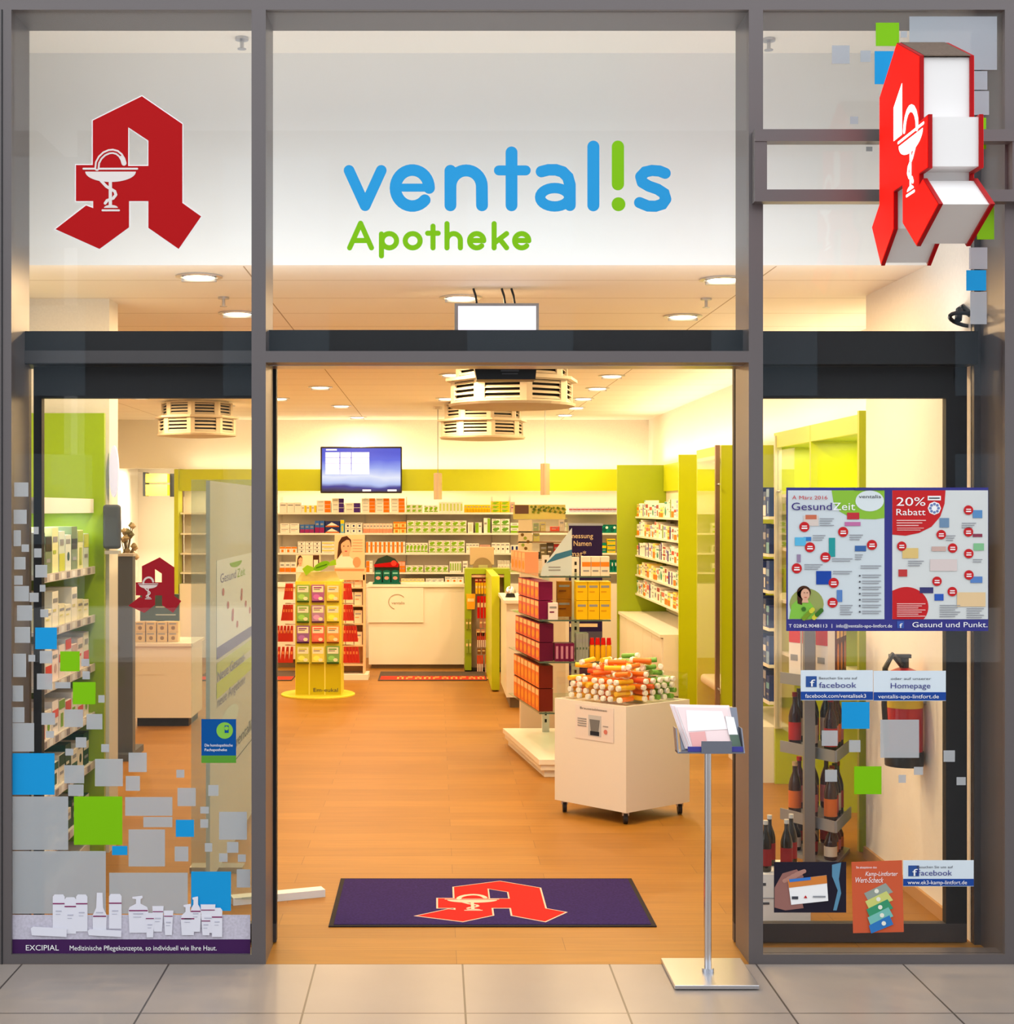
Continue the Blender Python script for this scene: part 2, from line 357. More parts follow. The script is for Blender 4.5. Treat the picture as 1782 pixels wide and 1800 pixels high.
# ================================================================ SIGNS ON THE FRONT
GF = FT(D + .018)          # outer face of the panes
ZF = .3367
class Sub:                 # zoomed drawing coordinates -> the pixel frame
    def __init__(s, fr, k, ox, oy, flip=None): s.fr, s.k, s.ox, s.oy = fr, k, ox, oy
    def __call__(s, u, v, l=0.0): return s.fr(s.ox + u * s.k, s.oy + v * s.k, l)
A_OUT = [(741, 503), (952, 648), (952, 1060), (1050, 1130), (933, 1300), (775, 1190), (775, 1050), (674, 1050), (674, 1187), (520, 1300), (290, 1197), (450, 1073), (487, 1087), (487, 1050), (397, 1050), (397, 862), (485, 862), (485, 630)]
A_HOLE = [(674, 673), (770, 737), (770, 862), (674, 862)]
SNAKE = [(507, 880), (510, 850), (524, 824), (545, 804), (570, 793), (590, 791), (612, 797), (630, 812), (642, 832), (648, 853)]
def snake_cup(mb, fr, m, l, red=None):
    mb.stroke(fr, SNAKE, 26, m, l)
    if red is not None: mb.stroke(fr, SNAKE[:-2], 7, red, l + 1)
    mb.stroke(fr, [(437, 882), (717, 882)], 10, m, l + .2)
    mb.circ(fr, 578, 897, 132, m, l, ry=54, a0=180, a1=360)
    mb.stroke(fr, [(577, 952), (577, 1072)], 17, m, l + .3)
    mb.stroke(fr, [(528, 944), (556, 974), (600, 1000), (606, 1018), (592, 1036), (560, 1048), (550, 1062)], 15, m, l + .5)
    mb.circ(fr, 580, 1086, 36, m, l, ry=15, a0=0, a1=180); mb.stroke(fr, [(536, 1099), (622, 1099)], 10, m, l + .2)
    return mb
def grow(pts, d):
    c = (sum(p[0] for p in pts) / len(pts), sum(p[1] for p in pts) / len(pts)); out = []
    n = len(pts)
    for i in range(n):
        a, b, c2 = Vector(pts[i - 1]), Vector(pts[i]), Vector(pts[(i + 1) % n])
        n1 = Vector(((b - a).y, -(b - a).x)).normalized(); n2 = Vector(((c2 - b).y, -(c2 - b).x)).normalized()
        k = (n1 + n2); k = k / max(.5, k.length_squared / 2) ; out.append((b.x + k.x * d, b.y + k.y * d))
    return out
s1 = Sub(GF, ZF, 0, 0)
r = thing('pharmacy_emblem', 'large red gothic letter A with snake and bowl on the upper window pane', 'sign', s1(670, 1300))
MB().poly(s1, [grow(A_OUT, 5)] + [A_HOLE], PWHITE, 1).build('white_outline', r)
MB().poly(s1, [A_OUT, grow(A_HOLE, 5)], RED, 2).build('letter', r)
snake_cup(MB(), s1, mat((222, 214, 210), .5), 3, RED).build('snake_and_bowl', r)

def arc(cx, cy, rx, ry, a0, a1, n=16): return [(cx + rx * math.cos(math.radians(a0 + (a1 - a0) * i / n)), cy - ry * math.sin(math.radians(a0 + (a1 - a0) * i / n))) for i in range(n + 1)]
s2 = Sub(GF, ZF, 600, 0)
r = thing('shop_name_lettering', 'large blue shop name lettering with green exclamation mark on the transom pane', 'sign', s2(870, 1100))
def letter(strokes, m, parent, nm='letter'):
    mb = MB()
    for i, (pts, w) in enumerate(strokes): mb.stroke(s2, pts, w, m, 1 + .25 * i)
    return mb.build(nm, parent)
letter([([(40, 890), (124, 1074), (208, 890)], 56)], VBLUE, r)
letter([(arc(370, 982, 88, 94, 0, 318, 30), 60), ([(320, 980), (456, 980)], 42)], VBLUE, r)
letter([([(569, 892), (569, 1072)], 62), (arc(651, 974, 82, 84, 180, 0, 18) + [(734, 1072)], 62)], VBLUE, r)
letter([([(888, 796), (888, 1072)], 62), ([(822, 890), (962, 890)], 52)], VBLUE, r)
letter([([(1044, 896), (1080, 887), (1120, 887), (1155, 898), (1182, 925), (1193, 965), (1193, 1072)], 60), (arc(1113, 1030, 76, 48, 0, 360, 28), 54)], VBLUE, r)
letter([([(1315, 766), (1315, 1072)], 63)], VBLUE, r)
letter([([(1443, 766), (1443, 962)], 64), ([(1446, 1066), (1446, 1067)], 72)], VGREEN, r, 'exclamation_mark')
letter([([(1690, 905), (1660, 893), (1620, 890), (1585, 898), (1562, 922), (1570, 952), (1604, 972), (1650, 988), (1684, 1010), (1693, 1040), (1675, 1066), (1640, 1077), (1600, 1076), (1556, 1058)], 58)], VBLUE, r)
r = thing('pharmacy_lettering', 'small green word Apotheke beneath the blue lettering on the transom', 'sign', s2(500, 1340))
g_ = lambda st: letter([(p, 27) for p in st], VGREEN, r)
g_([[(43, 1294), (100, 1166), (157, 1294)], [(66, 1256), (136, 1256)]])
g_([[(209, 1222), (209, 1336)], arc(250, 1257, 38, 37, 0, 360, 24)])
g_([arc(372, 1257, 39, 37, 0, 360, 24)])
g_([[(478, 1181), (478, 1294)], [(450, 1218), (505, 1218)]])
g_([[(551, 1168), (551, 1294)], arc(586, 1256, 35, 36, 180, 0, 12) + [(621, 1294)]])
g_([arc(706, 1257, 37, 37, 0, 315, 24), [(672, 1256), (742, 1256)]])
g_([[(797, 1168), (797, 1294)], [(862, 1220), (802, 1266)], [(826, 1248), (862, 1294)]])
g_([arc(941, 1257, 37, 37, 0, 315, 24), [(906, 1256), (977, 1256)]])

# ---- projecting lightbox sign
tf, tn = 6.04, 5.237; xs = 1.766; kx = (tf - tn) / 760; kz = .00103
zb = EYE + 462 * 5.48 / F
def SG(x, nx):      # drawing frame in the plane X = x, u runs into depth
    class G:
        def __call__(s, u, v, l=0.0): return Vector((x + nx * l, tn - D + (u - 290) * kx, zb + (1300 - v) * kz))
    return G()
LIT_RED = mat((230, 12, 0), .6, 0, 0.95); LIT_WHITE = mat((255, 250, 244), .4, 0, 1.5); SIDE_RED = mat((170, 6, 12), .4); SIDE_WHITE = mat((232, 230, 228), .4)
r = thing('projecting_sign', 'glowing red three-dimensional letter A sign jutting out above the window', 'sign', (xs + .1, -.3, zb))
MB().poly(SG(xs + .016, -1), [grow(A_OUT, -8), grow(A_HOLE, -8)], SIDE_WHITE, 0, th=.168).build('white_casing', r)
mb = MB(); g0 = SG(xs + .016, -1)
for p, q in (((481, 634), (741, 505)), ((741, 505), (958, 652))):
    A_, B_ = g0(*p, .0), g0(*q, .0); up = Vector((0, 0, .004)); dx = Vector((.168, 0, 0)); mb.add([A_, B_, B_ + dx, A_ + dx, A_ + up, B_ + up, B_ + dx + up, A_ + dx + up], [(0, 1, 2, 3), (4, 5, 6, 7), (0, 1, 5, 4), (1, 2, 6, 5), (2, 3, 7, 6), (3, 0, 4, 7)], mat((104, 88, 76), .7, noise=.15))
mb.build('weathered_top', r)
for xa, nx, face in ((xs, -1, 'near'), (xs + .2, 1, 'far')):
    p = MB().poly(SG(xa - nx * .016, nx), [A_OUT], SIDE_RED, 0, th=-.0145).build('red_rim', r)
    MB().poly(SG(xa, nx), [grow(A_OUT, -4)], LIT_RED, .5, th=.0012).build('lit_face', p)
    mb = snake_cup(MB(), SG(xa, nx), LIT_WHITE, 2); mb.poly(SG(xa, nx), A_HOLE, LIT_WHITE, 2); mb.build('snake_and_bowl', p)
MB().box(xs + .07, xs + .13, tf - D - .19, -.06, zb + .48, zb + .53, FRAME).box(xs + .07, xs + .13, tf - D - .19, -.06, zb + .2, zb + .25, FRAME).build('mounting_arm', r)
r = thing('sign_bracket', 'grey metal double bar across the upper pane carrying the projecting sign', 'bracket', (1.8, -.03, ZZ(353, D)))
for ya, yb in ((227, 248), (333, 354)):
    MB().box(m_r[0] + .012, x_r + .55, -.06, 0, ZZ(yb, 6.04), ZZ(ya, 6.04), FRAME).build('crossbar', r)
MB().box(m_r[0] + .012, m_r[1] + .004, -.055, 0, ZZ(333, 6.04), ZZ(248, 6.04), FRAME).build('side_plate', r)
MB().box(x_r + .01, x_r + .07, -.055, 0, ZZ(333, 6.04), ZZ(248, 6.04), FRAME).build('side_plate', r)

# ---- vinyl squares
FROST_L = [(25, 848, 50, 873), (24, 896, 47, 921), (24, 932, 37, 960), (38, 957, 51, 970), (59, 926, 68, 939), (60, 964, 73, 980), (25, 979, 45, 1001), (62, 993, 83, 1015), (25, 1012, 40, 1028), (25, 1030, 51, 1057), (70, 1028, 80, 1040), (52, 1042, 68, 1058), (30, 1064, 57, 1091), (71, 1071, 85, 1085), (26, 1102, 53, 1130), (23, 1149, 46, 1190), (50, 1151, 62, 1163), (70, 1144, 92, 1166), (143, 1158, 157, 1171), (65, 1184, 92, 1212), (97, 1199, 124, 1210), (22, 1205, 41, 1233), (145, 1180, 158, 1194), (173, 1222, 184, 1235), (73, 1253, 97, 1274), (113, 1247, 146, 1278), (152, 1255, 180, 1282), (81, 1285, 95, 1297), (22, 1243, 43, 1270), (22, 1271, 60, 1321), (133, 1296, 152, 1314), (115, 1316, 129, 1328), (178, 1308, 192, 1322), (113, 1345, 148, 1377), (120, 1379, 147, 1399), (167, 1334, 216, 1382), (226, 1323, 258, 1357), (221, 1364, 246, 1390), (310, 1353, 324, 1367), (22, 1400, 120, 1494), (22, 1496, 186, 1606), (220, 1401, 303, 1434), (252, 1436, 303, 1454), (226, 1458, 290, 1523), (312, 1385, 344, 1417), (307, 1488, 331, 1514), (352, 1418, 367, 1430), (352, 1440, 366, 1455), (385, 1427, 434, 1476), (360, 1482, 373, 1497), (399, 1480, 419, 1499), (385, 1500, 400, 1515), (418, 1502, 432, 1515), (192, 1534, 330, 1606), (416, 1528, 440, 1560), (366, 1380, 384, 1399)]
def square(b, m, label, grp):
    o = MB().rect(GF, *b, m, 1).build('vinyl_square'); return tag(o, label, 'sticker', grp)
def size(b):
    a = max(b[2] - b[0], b[3] - b[1]); return 'tiny' if a < 17 else 'small' if a < 30 else 'medium' if a < 60 else 'large'
for i, b in enumerate(sorted(FROST_L, key=lambda b: (b[1], b[0]))):
    square(b, FROST, '%s frosted vinyl square on the pane beside the open doorway post, %s from the top' % (size(b), ordw(i + 1)), 'frosted squares on the emblem pane')
for b, m, la in (((62, 1103, 100, 1141), LBLUE, 'blue vinyl square highest on the pane with the frosted column'), ((17, 1324, 96, 1397), LBLUE, 'large blue vinyl square touching the outer frame post above big frosted panels'),
                 ((197, 1487, 224, 1503), LBLUE, 'narrow blue vinyl piece under the big green square'), ((309, 1441, 341, 1471), LBLUE, 'small blue vinyl square alone over the reflection of the wooden floor'),
                 ((336, 1532, 406, 1601), LBLUE, 'large blue vinyl square just above the printed pump bottles'), ((106, 1145, 140, 1180), VGREEN, 'small green vinyl square topmost of the three greens on this pane'),
                 ((128, 1199, 168, 1238), VGREEN, 'green vinyl square, middle of three greens beside the shelf products'), ((130, 1400, 215, 1485), VGREEN, 'largest green vinyl square, beside the big frosted panel')):
    square(b, m, la, 'coloured squares on the emblem pane')
FROST_R = [(1598, 29, 1752, 123), (1700, 125, 1735, 158), (1700, 160, 1738, 202), (1462, 80, 1493, 112), (1512, 89, 1530, 109), (1583, 55, 1594, 66), (1494, 205, 1508, 218), (1522, 258, 1533, 266), (1703, 435, 1735, 473), (1705, 513, 1734, 570), (1547, 1265, 1615, 1332), (1444, 1284, 1472, 1311), (1492, 1301, 1512, 1322), (1450, 1353, 1471, 1374), (1658, 1319, 1678, 1339), (1681, 1366, 1697, 1380), (1579, 1362, 1592, 1376), (1606, 1348, 1622, 1362)]
for i, b in enumerate(sorted(FROST_R, key=lambda b: (b[1], b[0]))):
    square(b, FROST, '%s frosted vinyl square on the pane with the posters, %s from the top' % (size(b), ordw(i + 1)), 'frosted squares on the poster pane')
for b, m, la in (((1539, 40, 1580, 81), VGREEN, 'green vinyl square at the top edge above the projecting sign'), ((1537, 90, 1577, 148), LBLUE, 'blue vinyl square partly hidden behind the projecting red sign'),
                 ((1698, 475, 1733, 511), LBLUE, 'small blue vinyl square below the projecting sign near the black cable'), ((1717, 360, 1747, 421), VGREEN, 'green vinyl square peeking out behind the sign foot'),
                 ((1725, 207, 1733, 262), VGREEN, 'slim green vinyl strip behind the upper sign block'), ((1479, 1234, 1528, 1281), LBLUE, 'blue vinyl square under the two web address stickers'),
                 ((1501, 1347, 1549, 1396), VGREEN, 'green vinyl square over the bottle rack on the poster pane')):
    square(b, m, la, 'coloured squares on the poster pane')

# ---- skin care banner at the foot of the left pane
r = thing('product_banner', 'long window banner of white skin care bottles above a purple text strip', 'banner', GF(226, 1678))
MARB = mat((196, 192, 206), .5, noise=.12); PURP = mat((66, 32, 82), .4); BOT = mat((226, 226, 236), .4); BSH = mat((186, 186, 202), .4); MAG = mat((130, 30, 90), .4)
MB().rect(GF, 13, 1608, 440, 1651, MARB, 1).build('marble_print', r)
q = MB().rect(GF, 11, 1651, 440, 1678, PURP, 2).build('text_strip', r)
MB().text(GF, 'EXCIPIAL', 46, 104, 1670, PWHITE, 4, h=10).build('lettering', q)
MB().text(GF, 'Medizinische Pflegekonzepte, so individuell wie Ihre Haut.', 123, 381, 1670, PWHITE, 4, h=9).build('lettering', q)
BL = [2.6 + .35 * i for i in range(20)][::-1]
def bottle_print(x0, x1, y0, y1, kind):
    mb = MB(); w = x1 - x0; xm = (x0 + x1) / 2; l = BL.pop()
    if kind == 'can': mb.poly(GF, [(x0, y0 + 4), (x0 + 3, y0), (x1 - 3, y0), (x1, y0 + 4), (x1, y1), (x0, y1)], BOT, l); mb.rect(GF, x0, y0 + 15, x1, y0 + 17, MAG, l + 1)
    elif kind == 'tall': mb.poly(GF, [(xm - 5, y0), (xm + 5, y0), (xm + 6, y0 + 26), (x1, y0 + 40), (x1 - 1, y1), (x0 + 1, y1), (x0, y0 + 40), (xm - 6, y0 + 26)], BOT, l); mb.rect(GF, x0 + 1, y0 + 40, x1 - 1, y0 + 42, MAG, l + 1)
    elif kind == 'pump':
        mb.poly(GF, [(xm - w * .3, y0 + 2), (xm + w * .2, y0), (xm + w * .22, y0 + 4), (xm + 4, y0 + 6), (xm + 4, y0 + 14), (x1 - 2, y0 + 20), (x1, y0 + 26), (x1 - 2, y1), (x0 + 2, y1), (x0, y0 + 26), (x0 + 2, y0 + 20), (xm - 4, y0 + 14), (xm - 4, y0 + 6), (xm - w * .3, y0 + 5)], BOT, l); mb.rect(GF, x0 + 1, y0 + 25, x1 - 1, y0 + 27, MAG, l + 1)
    elif kind == 'tube': mb.poly(GF, [(x0, y0), (x1, y0), (x1 - w * .15, y1), (x0 + w * .15, y1)], BOT, l); mb.rect(GF, x0 + 1, y0 + 9, x1 - 1, y0 + 10.5, MAG, l + 1)
    else: mb.poly(GF, [(x0, y0 + 3), (x0 + 4, y0), (x1, y0 + 3), (x1, y1), (x0 + 2, y1 - 3)], BOT, l)
    if kind != 'lying':
        mb.rect(GF, xm - w * .25, (y0 + y1) / 2 - 2, xm + w * .25, (y0 + y1) / 2, BSH, l + 1); mb.rect(GF, xm - w * .25, (y0 + y1) / 2 + 4, xm + w * .15, (y0 + y1) / 2 + 5, BSH, l + 1)
    mb.build('bottle_print', r)
for a in ((93, 114, 1572, 1632, 'can'), (114, 134, 1577, 1641, 'can'), (134, 154, 1572, 1637, 'can'), (163, 188, 1569, 1640, 'tall'), (192, 214, 1571, 1632, 'can'), (226, 261, 1574, 1639, 'pump'), (268, 288, 1592, 1637, 'tube'), (288, 305, 1600, 1643, 'tube'), (256, 272, 1604, 1647, 'tube'),
          (318, 343, 1588, 1643, 'pump'), (335, 354, 1575, 1637, 'pump'), (353, 379, 1589, 1639, 'tube'), (373, 391, 1595, 1646, 'can'), (354, 371, 1608, 1643, 'tube'), (55, 118, 1628, 1646, 'lying'), (155, 214, 1632, 1646, 'lying')): bottle_print(*a)

# ---- sticker on the inner leaf and on the pane
LFm = FT(t_leaf + .006)
s3 = Sub(LFm, .1225, 190, 918)
r = thing('door_emblem', 'small dark red gothic letter A sticker on the inner glass door leaf', 'sticker', s3(670, 1300))
RED_D = mat((168, 12, 30), .4)
MB().poly(s3, [A_OUT, A_HOLE], RED_D, 1).build('letter', r)
snake_cup(MB(), s3, mat((235, 215, 205), .5), 3).build('snake_and_bowl', r)
r = thing('specialist_sticker', 'square blue and green homeopathy sticker with round logo on the pane', 'sticker', GF(385, 1341))
MB().rect(GF, 354, 1264, 415, 1328, mat((0, 78, 148), .4), 1).rect(GF, 354, 1328, 415, 1341, mat((88, 150, 50), .4), 1).build('backing', r)
MB().circ(GF, 395, 1284, 14.5, mat((130, 190, 70), .4), 2).rect(GF, 395, 1275, 402, 1288, mat((0, 78, 148), .4), 3).circ(GF, 398.5, 1280, 3.5, mat((130, 190, 70), .4), 4).build('logo', r)
MB().text(GF, 'Die homöopathische', 360, 409, 1312, PWHITE, 3, h=5).text(GF, 'Fachapotheke', 360, 399, 1320, PWHITE, 3, h=5).build('lettering', r)

# ---- posters on the right pane
Z4 = .2778
s4 = Sub(GF, Z4, 1320, 680)
def marks(mb, fr, x, y, w, n, m, l=5, dy=14, h=5):
    for i in range(n): mb.rect(fr, x, y + i * dy, x + w * (1 - .25 * ((i * 7) % 3) / 2), y + i * dy + h, m, l)
    return mb
PBLUE = mat((40, 40, 128), .35); PR = mat((196, 36, 40), .45); PG = mat((138, 188, 60), .45); PVI = mat((58, 40, 120), .45)
r = thing('offer_poster', 'wide navy framed offer poster with two printed sheets on the window', 'poster', s4(860, 1545))
MB().rect(s4, 222, 637, 1500, 1545, PBLUE, 1).build('backing', r)
a = MB().rect(s4, 232, 655, 842, 1470, mat((206, 216, 220), .5), 2).build('offer_sheet', r, label='pale monthly sheet with green corner')
mb = MB(); mb.poly(s4, [(508, 655), (842, 655), (842, 830), (780, 838), (700, 836), (620, 822), (560, 790), (520, 730)], PG, 3); mb.circ(s4, 748, 722, 90, mat((216, 226, 228), .5), 4, ry=66); mb.rect(s4, 655, 640, 842, 655, PBLUE, 5); mb.build('green_swoosh', a)
MB().text(s4, 'März 2016', 302, 480, 712, PR, 6, h=24).text(s4, 'A', 258, 284, 712, PR, 6, h=26).text(s4, 'Gesund', 254, 508, 780, PVI, 6, h=50).text(s4, 'Zeit', 514, 655, 780, PWHITE, 6, h=50).text(s4, 'ventalis', 678, 818, 704, INK, 6, h=22).build('lettering', a)
for x, y, k in ((335, 886, 1), (580, 918, 1), (370, 1015, 1), (762, 1000, 1), (468, 1078, 1), (287, 1148, 1), (520, 1240, 1), (513, 1365, 1)):
    mb = MB().circ(s4, x, y, 32, PR, 5); mb.rect(s4, x - 16, y - 8, x + 16, y - 2, PWHITE, 6); mb.rect(s4, x - 18, y + 5, x + 18, y + 13, PWHITE, 6); mb.build('price_badge', a)
mb = MB()
for b, c in (((330, 815, 425, 880), (214, 200, 190)), ((342, 810, 412, 838), (200, 110, 80)), ((605, 796, 682, 838), (190, 50, 60)), ((590, 855, 690, 880), (190, 110, 160)), ((275, 952, 345, 1005), (90, 180, 220)), ((330, 950, 378, 975), (50, 120, 190)), ((490, 955, 530, 1075), (40, 150, 150)), ((655, 1005, 725, 1040), (60, 100, 160)), ((288, 1060, 312, 1110), (150, 130, 160)), ((410, 1165, 505, 1250), (30, 70, 160)), ((540, 1285, 575, 1360), (90, 130, 190))): MB().rect(s4, *b, mat(c, .5), 4 + .1 * (b[0] % 7)).build('product_picture', a)
mb = MB()
for x, y, w, n in ((432, 832, 90, 4), (388, 938, 80, 3), (620, 935, 85, 3), (510, 1085, 130, 2), (335, 1122, 115, 3), (516, 1165, 120, 2), (655, 1060, 50, 3), (560, 1380, 80, 5), (690, 1130, 130, 2)): marks(MB(), s4, x, y, w, n, GREY).build('text_print', a)
for i in range(7): marks(MB().rect(s4, 680, 1190 + i * 38, 690, 1200 + i * 38, INK, 5), s4, 700, 1188 + i * 38, 120, 2, GREY).build('text_print', a)
mb = MB(); mb.circ(s4, 350, 1375, 108, mat((150, 160, 90), .5), 3, ry=100); mb.poly(s4, [(240, 1468), (255, 1380), (300, 1340), (360, 1345), (400, 1400), (400, 1468)], mat((130, 190, 70), .5), 4)
mb.circ(s4, 332, 1300, 44, HAIR, 5, ry=42); mb.poly(s4, [(290, 1300), (330, 1270), (320, 1380), (292, 1370)], HAIR, 5); mb.circ(s4, 340, 1312, 28, SKIN, 6, ry=36); mb.poly(s4, [(325, 1340), (355, 1340), (362, 1365), (318, 1365)], SKIN, 5.5)
for i in range(14): mb.circ(s4, 330 + (i * 37) % 120, 1405 + (i * 23) % 60, 14, mat(((60, 110, 40), (120, 150, 40), (210, 200, 60))[i % 3], .5), 7 + .06 * i)
mb.rect(s4, 330, 1300, 338, 1304, HAIR, 7); mb.rect(s4, 348, 1300, 356, 1304, HAIR, 7); mb.rect(s4, 334, 1330, 350, 1333, PR, 7); mb.build('portrait_print', a, label='small portrait of a person in green with plants')
b_ = MB().rect(s4, 892, 655, 1497, 1470, mat((212, 216, 214), .5), 2).build('offer_sheet', r, label='discount sheet with red corner')
mb = MB(); mb.poly(s4, [(892, 655), (1228, 655), (1222, 740), (1195, 820), (1140, 885), (1060, 925), (975, 942), (892, 935)], PR, 3); mb.build('red_corner', b_)
MB().poly(s4, [(892, 1290)] + arc(980, 1392, 140, 126, 118, -38, 20) + [(892, 1470)], PR, 3).build('red_circle', b_)
MB().text(s4, '20%', 916, 1100, 752, PWHITE, 5, h=56).text(s4, 'Rabatt', 916, 1100, 812, PWHITE, 5, h=42).build('lettering', b_)
PKL = mat((240, 190, 185), .5); marks(MB(), s4, 918, 842, 185, 3, PKL, 5, 16, 6).build('text_print', b_); marks(MB(), s4, 920, 892, 170, 2, PKL, 5, 12, 4).build('text_print', b_); marks(MB(), s4, 920, 1370, 180, 7, PKL, 5, 13, 5).build('text_print', b_)
for x, y, w, n in ((990, 1100, 100, 3), (1230, 940, 60, 3), (1330, 860, 90, 3), (1400, 1090, 60, 2), (1190, 1380, 130, 6), (1360, 1400, 110, 5)): marks(MB(), s4, x, y, w, n, GREY).build('text_print', b_)
mb = MB(); mb.circ(s4, 1157, 768, 42, PWHITE, 4, n=8)
for i in range(8): t_ = i * math.pi / 4; mb.circ(s4, 1157 + 26 * math.cos(t_), 768 + 26 * math.sin(t_), 9, mat((110, 130, 180), .5), 5, n=8)
mb.rect(s4, 1115, 690, 1198, 718, PWHITE, 4); mb.rect(s4, 1122, 700, 1190, 708, INK, 5); mb.build('seal', b_)
for x, y in ((950, 1008), (1200, 935), (1372, 918), (1272, 1020), (1374, 1055), (1173, 1230), (1270, 1295), (1375, 1190), (1372, 780)):
    mb = MB().circ(s4, x, y, 30, PR, 5); mb.rect(s4, x - 15, y - 8, x + 15, y - 2, PWHITE, 6); mb.rect(s4, x - 16, y + 5, x + 16, y + 12, PWHITE, 6); mb.build('price_badge', b_)
mb = MB()
for q, c in (((955, 1020, 1055, 1085), (220, 190, 120)), ((1140, 1010, 1230, 1040), (200, 170, 160)), ((1400, 930, 1460, 950), (140, 60, 80)), ((1405, 990, 1470, 1035), (130, 190, 140)), ((930, 1155, 985, 1200), (190, 60, 60)), ((1065, 1268, 1150, 1305), (60, 60, 110)), ((1158, 1310, 1215, 1352), (50, 90, 180)), ((1385, 1200, 1460, 1240), (90, 130, 190)), ((1300, 1300, 1480, 1390), (226, 196, 150)), ((1130, 1090, 1300, 1165), (214, 200, 196)), ((1400, 780, 1460, 830), (90, 140, 190)), ((1190, 830, 1250, 890), (110, 140, 170))): MB().rect(s4, *q, mat(c, .5), 4 + .1 * (q[0] % 7)).build('product_picture', b_)
mb = MB().text(s4, 'T 02842.9048113', 236, 480, 1522, PWHITE, 4, h=22).rect(s4, 508, 1500, 511, 1525, PWHITE, 4).text(s4, 'info@ventalis-apo-lintfort.de', 537, 890, 1522, PWHITE, 4, h=22).text(s4, 'Gesund und Punkt.', 1018, 1493, 1520, PWHITE, 4, h=34)
mb.rect(s4, 922, 1482, 965, 1527, mat((60, 90, 170), .4), 3).text(s4, 'f', 935, 956, 1524, PWHITE, 5, h=30); mb.build('lettering', r)

FBB = mat((48, 84, 150), .4); STK = mat((214, 226, 234), .45); SBL = mat((30, 70, 150), .4)
def web_sticker(x0, x1, y0, y1, small, big, url, bx0, bx1, icon, label):
    r = thing('web_sticker', label, 'sticker', GF((x0 + x1) / 2, y1), 'web address stickers')
    h = y1 - y0; yb = y1 - h * .29
    MB().rect(GF, x0, y0, x1, y1, STK, 1).rect(GF, x0, yb, x1, y1 - 1, SBL, 2).build('backing', r)
    if icon:
        MB().rect(GF, x0 + 9, y0 + h * .2, x0 + 28, y0 + h * .2 + 19, FBB, 2).text(GF, 'f', x0 + 16, x0 + 25, y0 + h * .2 + 18, PWHITE, 4, h=13).build('logo', r)
    MB().text(GF, small, bx0, bx1 if icon else bx1, y0 + h * .3, INK, 3, h=4.5).text(GF, big, bx0, bx0 + (bx1 - bx0) * .98, y0 + h * .58, PBLUE, 3, h=10).text(GF, url, x0 + (x1 - x0) * .06, x1 - (x1 - x0) * .1, y1 - h * .09, PWHITE, 4, h=7).build('lettering', r)
    return r
web_sticker(1407, 1534, 1178, 1231, 'Besuchen Sie uns auf', 'facebook', 'facebook.com/ventalisek3', 1439, 1506, True, 'pale blue web sticker with square f logo, below the offer poster')
web_sticker(1535, 1662, 1179, 1232, 'oder auf unserer', 'Homepage', 'ventalis-apo-lintfort.de', 1565, 1636, False, 'pale blue sticker reading Homepage beside the first web sticker')
web_sticker(1587, 1711, 1512, 1558, 'Besuchen Sie uns auf', 'Facebook', 'www.ek3-kamp-lintfort.de', 1611, 1674, True, 'pale web sticker with square f logo beside the orange flyer')
r = thing('card_photo_sticker', 'dark photo sticker of a hand holding an orange and white card', 'sticker', GF(1424, 1605))
MB().rect(GF, 1360, 1515, 1487, 1604, mat((34, 30, 44), .4), 1).build('backing', r)
mb = MB().poly(GF, [(1361, 1560), (1375, 1535), (1400, 1528), (1412, 1540), (1406, 1570), (1412, 1596), (1380, 1600), (1361, 1595)], mat((150, 104, 96), .5), 2)
mb.build('hand_print', r)
mb = MB().poly(GF, [(1462, 1520), (1478, 1516), (1474, 1545), (1478, 1570), (1470, 1600), (1464, 1600), (1472, 1565), (1462, 1540)], mat((90, 140, 170), .5), 2)
mb.build('stethoscope_print', r)
for k in range(4): MB().stroke(GF, [(1378 + k * 7, 1548 - k * 4), (1398 + k * 5, 1540 - k * 3)], 7, mat((178, 130, 116), .5), 3 + .2 * k).build('finger_print', r)
mb = MB().poly(GF, [(1384, 1546), (1452, 1538), (1455, 1583), (1390, 1590)], PWHITE, 4).poly(GF, [(1384, 1546), (1452, 1538), (1453, 1552), (1386, 1560)], mat((214, 130, 60), .5), 5).poly(GF, [(1386, 1545), (1424, 1541), (1424, 1546), (1387, 1550)], mat((60, 120, 200), .5), 6)
mb.rect(GF, 1391, 1575, 1402, 1580, INK, 6).poly(GF, [(1412, 1578), (1415, 1573), (1418, 1578)], PR, 6).rect(GF, 1428, 1574, 1450, 1577, GREY, 6).build('card_print', r)
r = thing('orange_flyer', 'orange flyer with fanned picture cards taped to the lower pane', 'poster', GF(1543, 1640))
MB().poly(GF, [(1496, 1515), (1585, 1512), (1588, 1638), (1499, 1640)], mat((206, 92, 58), .5), 2).build('backing', r)
MB().text(GF, 'Sie akzeptieren den', 1504, 1540, 1526, PWHITE, 4, h=4).text(GF, 'Kamp-Lintforter', 1520, 1577, 1539, PWHITE, 4, h=8, shear=.3).text(GF, 'Wert-Scheck', 1503, 1552, 1551, PWHITE, 4, h=10, shear=.3).build('lettering', r)
mb = MB()
for i, c in enumerate(((150, 160, 150), (206, 210, 120), (60, 150, 110), (120, 190, 180), (50, 120, 190))):
    y = 1556 + i * 14; mb.poly(GF, [(1518 + i * 2, y + 14), (1556 + i * 1.5, y - 4), (1569, y + 12), (1526 + i, y + 28)], mat(c, .5), 3 + i)
    mb.circ(GF, 1540 + i * 3, y + 10, 4, mat((236, 236, 220), .5), 4 + i, n=8)
mb.build('card_print', r)
